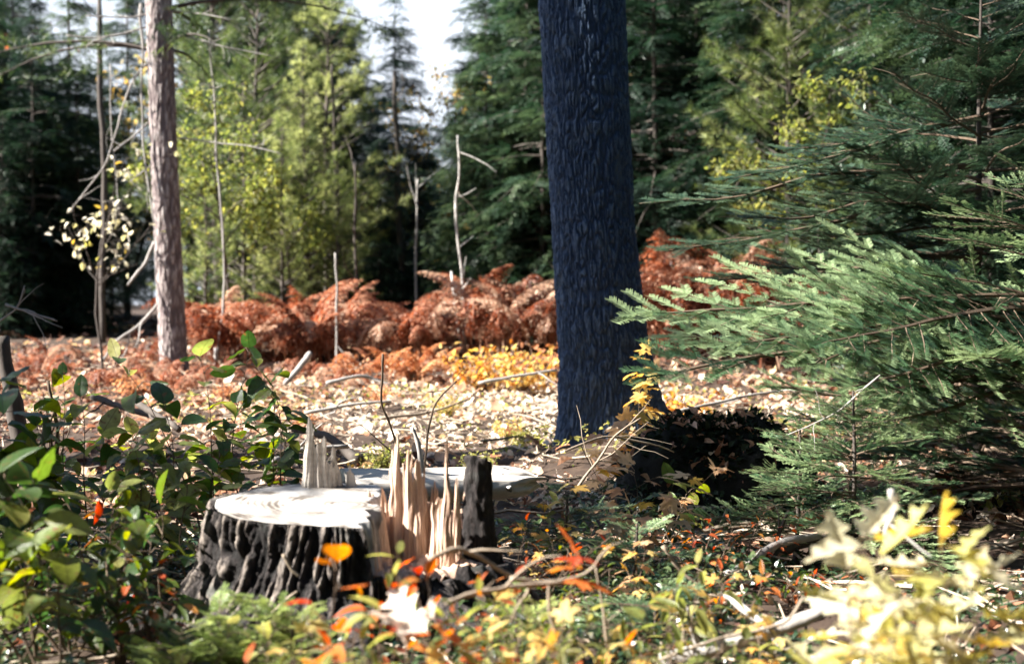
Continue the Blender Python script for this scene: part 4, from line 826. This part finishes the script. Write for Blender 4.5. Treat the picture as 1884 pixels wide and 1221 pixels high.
# foreground orange and red sprigs
for px, D, yt, pt, lab, kinds, kw in [
 (640,2.6,1035,610,'sprig of orange-red leaves in front of the stump bark',['r','o'],dict(nst=2,nl=7,ls=.058,spread=.12,bare=.4,droop=-.4)),
 (700,2.6,1060,735,'sprig of orange and yellow leaves at the foot of the splinters',['r','o','l'],dict(nst=3,nl=6,ls=.042,spread=.1,bare=.5,droop=-.2)),
 (800,2.7,1060,790,'pink and white leafed sprig below the tall splinter',['r','l'],dict(nst=2,nl=5,ls=.045,spread=.1,bare=.5)),
 (690,2.5,1130,680,'orange-tipped sprig low in front of the stump',['r','l'],dict(nst=2,nl=5,ls=.06,spread=.1,bare=.5)),
 (790,2.5,1170,810,'sprig of orange and yellow leaves at the bottom centre',['o','my','r'],dict(nst=2,nl=5,ls=.05,spread=.12,bare=.4)),
 (860,2.6,1140,850,'sprig of yellow leaves at the bottom right of the stump',['my','l'],dict(nst=2,nl=5,ls=.045,spread=.1,bare=.4)),
 (640,2.55,1190,600,'yellow and pink leafed sprig at the bottom edge under the stump',['l','r'],dict(nst=2,nl=5,ls=.045,spread=.1,bare=.4)),
 (1080,2.8,1020,1060,'bright orange maple seedling with a pointed leaf',['m'],dict(nst=1,nl=3,ls=.07,spread=.06,bare=.85,droop=-.1)),
 (920,2.8,1100,930,'cream and yellow leafed twiggy plant right of the stump foot',['my','l'],dict(nst=2,nl=6,ls=.045,spread=.14,bare=.3)),
 (1190,3.0,1110,1180,'small pale green seedling with paired oval leaves near the bottom',['l','y'],dict(nst=1,nl=6,ls=.055,spread=.06,bare=.4,droop=-.3)),
 (1280,3.3,1040,1280,'drooping pale lance-leaved laurel at lower right',['l'],dict(nst=2,nl=8,ls=.07,spread=.1,bare=.5,droop=1.2)),
 (560,3.0,1150,560,'pale-leaved sprig at the bottom edge right of the fir seedlings',['l','my'],dict(nst=2,nl=6,ls=.04,spread=.1,bare=.3)),
 (900,2.5,1190,890,'cream-leaved seedling at the very bottom, centre',['l'],dict(nst=3,nl=6,ls=.04,spread=.1,bare=.3)),
 (980,2.7,1150,985,'white-green leafed plant at the bottom right of centre',['l','lg'],dict(nst=3,nl=8,ls=.035,spread=.12,bare=.2)),
 (1060,2.7,1190,1060,'pink and white leafed plant at the bottom edge',['r','l'],dict(nst=3,nl=6,ls=.04,spread=.12,bare=.3)),
 (1130,3.1,1170,1130,'low cream-leaved plant under the pale green seedling',['l','my'],dict(nst=3,nl=7,ls=.04,spread=.12,bare=.2)),
 (1370,3.0,1180,1370,'small green and white plant under the thick fallen branch',['l','y'],dict(nst=3,nl=6,ls=.045,spread=.12,bare=.2)),
 (740,2.9,1020,735,'yellow-leaved upright sprig before the torn wood',['l','o'],dict(nst=2,nl=5,ls=.05,spread=.08,bare=.6)),
 (1000,4.0,980,1000,'tan and green twiggy blueberry bush right of the stump',['r','lg'],dict(nst=4,nl=10,ls=.028,spread=.2,bare=.2)),
 (1100,3.8,1050,1100,'dark green blueberry bush right of the stump foot',['lg'],dict(nst=5,nl=10,ls=.03,spread=.22,bare=.2)),
 (1450,4.2,1060,1450,'dark twiggy blueberry bush before the small fir',['lg','r'],dict(nst=4,nl=9,ls=.03,spread=.2,bare=.2)),
 (700,2.45,1190,690,'cream and pink leafed sprig at the bottom edge below the bleached leaves',['l','my'],dict(nst=3,nl=6,ls=.045,spread=.12,bare=.3)),
 (940,3.1,1120,940,'bushy pale green blueberry right of the stump foot',['l','lg'],dict(nst=5,nl=10,ls=.03,spread=.2,bare=.15)),
 (1040,3.3,1110,1040,'bushy green and cream blueberry at the bottom, right of centre',['l','lg'],dict(nst=5,nl=10,ls=.03,spread=.2,bare=.15)),
 (870,2.7,1090,880,'sprig of pink and cream leaves below the arched twig',['l','r'],dict(nst=2,nl=6,ls=.04,spread=.1,bare=.4)),
 (1230,3.3,1150,1230,'small pale leafed blueberry under the drooping laurel',['l','lg'],dict(nst=4,nl=9,ls=.03,spread=.18,bare=.15)),

 (590,2.7,1140,590,'pale yellow seedling among the orange leaves, bottom left of centre',['l','l','my'],dict(nst=3,nl=7,ls=.038,spread=.13,bare=.3)),
 (660,2.9,1100,660,'small red and cream seedling in front of the stump bark',['r','r','l'],dict(nst=3,nl=7,ls=.038,spread=.13,bare=.3)),
 (830,2.9,1130,830,'cream and red seedling under the pale horizontal stick',['l','l','r'],dict(nst=3,nl=7,ls=.038,spread=.13,bare=.3)),
 (880,3.0,1070,880,'small red-leaved seedling right of the torn wood',['r','r','my'],dict(nst=3,nl=7,ls=.038,spread=.13,bare=.3)),
 (910,2.6,1170,910,'yellow maple seedling at the bottom, right of centre',['my','my','l'],dict(nst=3,nl=7,ls=.038,spread=.13,bare=.3)),
 (1010,2.6,1180,1010,'pale leafed seedling by the short dry stalk',['l','l','my'],dict(nst=3,nl=7,ls=.038,spread=.13,bare=.3)),
 (1090,2.9,1130,1090,'whitish green seedling left of the upright dry stalk',['l','l','lg'],dict(nst=3,nl=7,ls=.038,spread=.13,bare=.3)),
 (1150,2.7,1190,1150,'pink-edged pale seedling at the bottom edge right of the dry stalk',['l','l','r'],dict(nst=3,nl=7,ls=.038,spread=.13,bare=.3)),
 (1250,2.9,1185,1250,'light green seedling at the bottom edge below the laurel',['l','l','y'],dict(nst=3,nl=7,ls=.038,spread=.13,bare=.3)),
 (1400,3.2,1120,1400,'yellow and green seedling above the thick fallen branch',['my','my','lg'],dict(nst=3,nl=7,ls=.038,spread=.13,bare=.3)),
 (480,2.9,1165,480,'bright pale sprig between the fir seedlings at the bottom edge',['l','l','y'],dict(nst=3,nl=7,ls=.038,spread=.13,bare=.3)),
 (420,3.0,1150,420,'bright yellow-green sprig at the bottom edge below the stump',['l','l','y'],dict(nst=3,nl=7,ls=.038,spread=.13,bare=.3)),
 (1330,3.8,1050,1330,'small red and yellow seedling in the shade below the mound',['r','r','my'],dict(nst=3,nl=7,ls=.038,spread=.13,bare=.3)),
 (1180,4.0,1000,1180,'yellow and tan seedling in front of the low fir seedling',['my','my','mt'],dict(nst=3,nl=7,ls=.038,spread=.13,bare=.3)),
 (1300,3.5,1100,1300,'laurel plant with yellow leaves below the drooping one',['l','y','my'],dict(nst=2,nl=6,ls=.06,spread=.16,bare=.3)),
 (1130,6.9,770,1150,'maple sapling with yellow and tan leaves at the foot of the broad trunk',['my','mt','mt'],dict(nst=3,nl=9,ls=.09,spread=.4,bare=.2)),
 (1180,7.3,640,1190,'thin maple sapling with yellow leaves against the broad trunk',['my'],dict(nst=2,nl=8,ls=.08,spread=.2,bare=.4)),
 (1150,4.9,850,1150,'dry tan-leaved maple sapling before the dark mound',['my','mt','mt'],dict(nst=3,nl=8,ls=.065,spread=.3,bare=.2)),
 (1230,5.0,890,1240,'olive-leaved maple sapling before the dark mound',['mt','y','g'],dict(nst=2,nl=6,ls=.085,spread=.2,bare=.4)),
 (1290,4.5,960,1300,'small red-leaved blueberry bush in front of the dark mound',['r'],dict(nst=4,nl=9,ls=.03,spread=.18,bare=.3)),
 (1400,4.7,960,1400,'low red-leaved blueberry bush right of the first one',['r'],dict(nst=3,nl=9,ls=.03,spread=.18,bare=.3)),
 (960,4.3,960,960,'low tan-leaved blueberry bush right of the dark bark slab',['r','my'],dict(nst=4,nl=9,ls=.03,spread=.22,bare=.2)),
 (1040,4.6,900,1030,'thin twiggy sapling with cream leaves right of the log',['my','l'],dict(nst=3,nl=6,ls=.05,spread=.2,bare=.3)),
 ]: plant('leafy_plant', px, D, yt, lab, kinds, pxtop=pt, cat='plant', rad_=.0025, **kw)
# oak saplings very near, lower right
for px, D, yt, pt, lab in [(1640,2.35,990,1600,'nearest blurred oak sapling with pale yellow lobed leaves at the lower right corner'),(1760,2.4,1000,1740,'blurred oak sapling at the far lower right'),(1680,2.6,1110,1660,'low blurred oak sapling behind the nearest one')]:
    plant('oak_sapling', px, D, yt, lab, ['oak'], nst=4, nl=11, ls=.10, spread=.17, bare=.3, pxtop=pt, cat='sapling', droop=.0)
# yellow bushes at the back of the clearing
def bush(seed, m_, n, sz, rx, rz_):
    r = np.random.default_rng(seed); g = Geo(); gs = Geo(); pos=[]
    for k in range(26):
        a = r.uniform(0,6.28); tip = np.array([math.cos(a)*rx*r.uniform(.2,1), math.sin(a)*rx*r.uniform(.2,1), rz_*r.uniform(.5,1)]); t = np.linspace(0,1,5)[:,None]
        p = tip*t+np.array([0,0,.1*rz_])*np.sin(t*3)+r.normal(0,.012,(5,3)); gs.tube(p, np.linspace(.005,.0015,5), 4, .5)
        for q in range(n//26): u = r.uniform(.3,1); pos.append(tip*u+r.normal(0,.04,3))
    n = len(pos); g.inst(strip_leaf(oval(.34),4,.15,.3), frames(pos, r.normal(size=(n,3)), r.normal(0,.5,(n,3))+[0,0,1], r.uniform(sz*.7,sz*1.2,n)), np.clip(r.normal(.5,.25,n),0,1))
    return gs.mesh('stems', M_shrubstem), g.mesh('foliage', m_)
BY = bush(1, M_yleaf, 330, .055, .36, .33); BO = bush(2, M_ofern, 300, .05, .3, .3); BGn = bush(3, M_ygleaf, 300, .045, .3, .25)
for bm_, px, D, s_, lab in [(BY,880,11.8,1.1,'left golden-yellow bush at the back of the clearing'),(BY,960,11.5,1.0,'right golden-yellow bush beside the broad trunk'),(BO,1000,12.3,1.0,'orange bush against the broad trunk at the back of the clearing'),(BO,760,12.2,.9,'orange-brown bush left of the golden bushes'),(BO,650,12.6,.8,'small rusty bush at the back of the clearing'),
    (BY,820,10.2,.5,'small yellow bush in the middle of the clearing'),(BGn,700,7.6,.6,'low yellow-green bush behind the splinters'),(BY,640,7.0,.5,'small yellow and orange bush behind the stump'),(BGn,880,7.4,.5,'small pale green plant on the bright litter behind the stump'),(BGn,790,5.8,.45,'low green plant just behind the pale log'),(BO,560,9.6,.4,'low rusty bush in the left half of the clearing'),(BY,930,9.2,.4,'low golden bush in the bright right half of the clearing'),(BO,700,10.8,.5,'low orange bush in front of the small orange ferns'),(BO,420,11,.5,'low rusty bush right of the base of the slim left trunk'),(BGn,960,8.6,.45,'low green-gold bush close to the base of the broad trunk'),(BO,250,11.5,.7,'low pinkish-brown bush left of the slim trunk'),(BY,1260,9.2,.8,'tan bush on the litter right of the broad trunk'),(BGn,1350,8.4,.8,'pale green bush below the fir boughs')]:
    x = X(px,D); o = empty('bush', (x,D,float(gz(x,D))), lab, 'bush', None, rng.uniform(0,6.28)); o.scale = (s_,)*3; link('stems', bm_[0], o); f = link('foliage', bm_[1], o)

# ------------------------------------------------------------------ fallen branches and sticks
for i, (pl, D0, D1, r0, r1, tw, mm, lab) in enumerate([
 ([(570,650),(548,680),(525,705)], 12,11.6,.026,.022,0,M_greybark,'short pale broken stick leaning at the back of the clearing'),
 ([(0,1140),(90,1100),(180,1075),(300,1050)], 3.3,3.7,.008,.006,3,M_stick,'long thin bluish branch lying across the lower left'),
 ([(0,1085),(60,1086),(140,1100)], 3.2,3.4,.004,.003,1,M_stick,'thin twig at the lower left edge above the long branch'),
 ([(250,740),(330,790),(240,745)][:2], 7.5,7.2,.02,.014,1,M_darkbark,'dark stick on the litter left of the tallest shrub'),
 ([(170,730),(235,752),(300,775)], 8.2,7.8,.02,.014,2,M_darkbark,'dark fallen branch on the pink litter at the left'),
 ([(10,560),(55,575),(105,590)], 8,8,.008,.005,3,M_greybark,'short grey twig crossing in the shade at the left edge'),
 ([(0,590),(35,565),(45,525)], 8,8,.006,.003,2,M_greybark,'curved pale twig at the left edge'),
 ([(740,870),(725,800),(700,740),(705,650)], 5.4,5.2,.006,.004,2,M_shrubstem,'slender forked twig rising from behind the splinters, left one'),
 ([(780,870),(785,800),(800,740),(840,700)], 5.4,5.5,.005,.003,2,M_shrubstem,'slender curved twig rising from behind the splinters, right one'),
 ([(778,880),(770,820),(758,785)], 5.1,5.1,.012,.006,0,M_greybark,'thick grey-blue stub behind the splinters'),
 ([(790,1030),(840,1008),(890,1030),(945,1065)], 2.9,3.0,.006,.004,2,M_stick,'pale arched twig in front of the torn wood'),
 ([(820,1110),(880,1090),(960,1080),(1040,1070)], 2.75, 2.9, .0055,.004,3,M_stick,'pale horizontal stick below the arched twig'),
 ([(940,1065),(1000,1075),(1080,1060),(1120,1010)], 2.9,3.0,.005,.003,1,M_stick,'thin pale twig reaching towards the orange maple leaf'),
 ([(1030,1180),(1010,1130),(1010,1075)], 2.9,2.9,.004,.003,0,M_stick,'short vertical dry stalk at the bottom centre'),
 ([(1120,1200),(1110,1120),(1095,1040)], 3.1,3.1,.004,.002,1,M_stick,'upright dry stalk left of the pale green seedling'),
 ([(1220,1005),(1250,1050),(1290,1080)], 4.0,4.0,.006,.004,1,M_stick,'short pale twig leaning in the shade at lower right'),
 ([(1220,1221),(1330,1190),(1430,1160),(1520,1125)], 3.4,3.3,.022,.014,2,M_greybark,'thick grey fallen branch across the lower right'),
 ([(1340,1095),(1380,1130),(1425,1160)], 3.7,3.5,.012,.009,1,M_greybark,'pale broken stick meeting the thick branch at lower right'),
 ([(1335,1060),(1390,1030),(1430,1000),(1510,985)], 4.6,4.8,.016,.012,2,M_greybark,'bluish dead branch in the shade below the small fir'),
 ([(1400,1040),(1470,1000),(1570,985),(1640,950)], 4.9,5.0,.02,.012,3,M_darkbark,'dark curved branch under the small fir'),
 ([(1425,1010),(1440,970),(1452,940)], 4.9,4.9,.008,.005,1,M_darkbark,'short dark upright branch right of the mound'),
 ([(1640,900),(1650,940),(1630,980),(1635,1010)], 3.0,3.0,.008,.005,1,M_greybark,'twisted grey twig above the oak leaves at the right'),
 ([(1620,690),(1540,760),(1450,800)], 4.9,4.9,.004,.002,4,M_greybark,'thin grey dead branch in the lower fir'),
 ([(660,850),(600,800),(540,790)], 7.6, 8.0, .03,.02,2,M_darkbark,'dark decayed branch on the litter behind the stump'),
 ([(500,850),(540,830),(640,820)], 7.0,7.3,.018,.012,2,M_greybark,'grey branch lying left behind the stump'),
 ([(560,760),(640,745),(720,738)], 9.3,9.5,.014,.008,3,M_greybark,'pale fallen branch in the middle of the clearing'),
 ([(880,705),(960,690),(1025,680)], 10.6,10.8,.014,.01,2,M_greybark,'fallen stick before the golden bushes'),
 ([(600,705),(660,690),(700,700)], 10.4,10.6,.016,.01,1,M_greybark,'pale broken branch at the back left of the clearing'),
 ([(700,770),(790,760),(860,735)], 9.0,9.4,.011,.006,3,M_stick,'long tan stick lying in the middle of the clearing'),
 ([(1240,760),(1340,735),(1450,715)], 8.8,9.3,.012,.008,3,M_greybark,'grey stick on the litter right of the broad trunk'),
 ([(1040,830),(1110,800),(1200,815),(1240,830)], 5.6,5.7,.005,.003,4,M_stick,'bare arching twig in front of the base of the broad trunk'),
 ([(1060,900),(1100,850),(1130,800),(1180,770)], 5.4,5.5,.006,.003,5,M_stick,'pale rising twig before the base of the broad trunk'),
 ([(520,1020),(535,1050),(548,1060)], 3.5,3.5,.005,.004,0,M_stick,'small pale stick leaning on the stump bark'),
 ([(500,1130),(525,1105),(545,1090)], 3.4,3.45,.006,.004,0,M_stick,'short pale chip of wood against the stump foot'),
 ([(1200,1221),(1320,1180),(1450,1150),(1480,1100)], 3.0,3.1,.004,.003,3,M_stick,'thin pale twig over the thick branch at lower right'),
 ]):
    thing_mesh('stick' if r0 < .015 else 'fallen_branch', branchmesh(ppath(pl, D0, D1), r0, r1, mm, 200+i, tw, .25 if D0 > 5 else .12, n=8, nm='stick'), lab, 'stick' if r0 < .015 else 'branch')
# crumpled bleached leaves in front of the stump
for i, (px, py, D, s_) in enumerate([(775,1165,2.5,.12),(745,1185,2.55,.09),(800,1140,2.55,.08)]):
    V, Fs = strip_leaf(oakw, 15, .5, .6, .1, .06); g = Geo(); g.add(V, Fs, .7); o = link('dead_leaf', g.mesh('dead_leaf', M_fungus, True)); o.scale = (s_,)*3
    o.location = P(px, py, D); o.rotation_euler = (rng.normal(0,.5), rng.normal(0,.4)-.3, 2.6+i*.8)
    tag(o, ['largest crumpled bleached leaf caught in the sprigs before the stump','crumpled pale leaf just below the largest bleached one','smaller bleached leaf at upper right of the largest one'][i], 'leaf')

g = Geo(); n = 5000; y = rng.uniform(5.5, 11.5, n); x = rng.uniform(-.36,.36,n)*y; k = vn(x*1.6, y*1.6, sd=44) > .12; x, y = x[k], y[k]; n = len(x)
g.inst(strip_leaf(oval(.3),4,.2,.3,.3), frames(np.stack([x,y,gz(x,y)+rng.uniform(.02,.12,n)],-1), rng.normal(size=(n,3))*[1,1,.5]+[0,0,.3], rng.normal(0,.5,(n,3))+[0,0,1], rng.uniform(.02,.05,n)), np.clip(rng.normal(.6,.3,n),0,1))
tag(link('low_plants', g.mesh('low_plants', M_ygleaf)), 'patches of low yellow-green seedlings among the pale litter of the clearing', 'low plants', kind='stuff')
# ------------------------------------------------------------------ low ground cover
g = Geo(); n = 26000; y = rng.uniform(2.6, 6.6, n); x = rng.uniform(-.42,.42,n)*y; k = (vn(x*2.2, y*2.2, sd=21) > -.5+.8*(y > 5.2)); x, y = x[k], y[k]; n = len(x)
hgt = rng.uniform(.01,.14,n)*(.6+.5*vn(x*3,y*3,sd=22)); pos = np.stack([x,y,gz(x,y)+.01+np.abs(hgt)],-1)
inst_k = ((x-cx)**2+(y-cy)**2 > .42**2); pos = pos[inst_k]; n = len(pos)
g.inst(strip_leaf(oval(.3),4,.2,.3,.3), frames(pos, rng.normal(size=(n,3))*[1,1,.5]+[0,0,.2], rng.normal(0,.5,(n,3))+[0,0,1], rng.uniform(.018,.036,n)), np.clip(rng.normal(.4,.25,n),0,1))
tag(link('ground_cover', g.mesh('ground_cover', M_cover)), 'low dark huckleberry ground cover with small glossy leaves in the foreground', 'ground cover', kind='stuff')

# ------------------------------------------------------------------ unseen trees added left of the frame to cast shade
sh = copy_tree(bt); sh.scale = (1.5, 1.5, 1); sh.location = (-5.4, -4.82, 0); sh['label'] = 'unseen tall pine added beyond the left edge to shade the broad trunk'
PROTO['ph'] = conifer(31, 9.0, .88, 3.9, 'spruce', 1.2, .22, M_spruce)
tree('ph', -5.1, 5.6, .95, label='unseen high-crowned spruce added beyond the left edge to shade the mound', name='spruce_tree')
tree('s2', -3.4, 2.6, .42, label='unseen young spruce added outside the left edge for shade, nearest the camera')
tree('s1', -4.6, 5.1, .42, label='unseen slim young spruce added outside the left edge for shade, farthest of three')
tree('s2', -4.2, 4.15, .74, label='unseen young spruce added outside the left edge for shade, farther back')
tree('s1', -2.9, 2.2, .26, label='unseen low young spruce added at the near left for shade')
rb = np.random.default_rng(77); nb_ = 0
for ring, cnt in ((6.5, 11), (10, 15)):  # unseen trees added behind the camera to block sky fill on the trunk
    for k in range(cnt):
        a_ = R(-172+164*k/(cnt-1))+rb.normal(0,.05); rr_ = ring+rb.uniform(-.8,.8)
        tree(['s1','s2','s3'][k%3], math.cos(a_)*rr_, math.sin(a_)*rr_, rb.uniform(1.5,2.1), label='unseen tall dark spruce added behind the viewpoint to cut sky light', group='added spruces behind the viewpoint')
for x_, y_ in ((6.0,1.5),(6.8,4.0),(6.9,7.0),(8.0,9.5),(9.5,5.5),(9,12)):  # more unseen trees, added on the right to hold back sky fill
    tree('s1' if y_ < 6 else 's2', x_, y_, rb.uniform(1.5,2.0), label='unseen tall dark spruce added beyond the right edge to cut sky light', group='added spruces beyond the right edge')
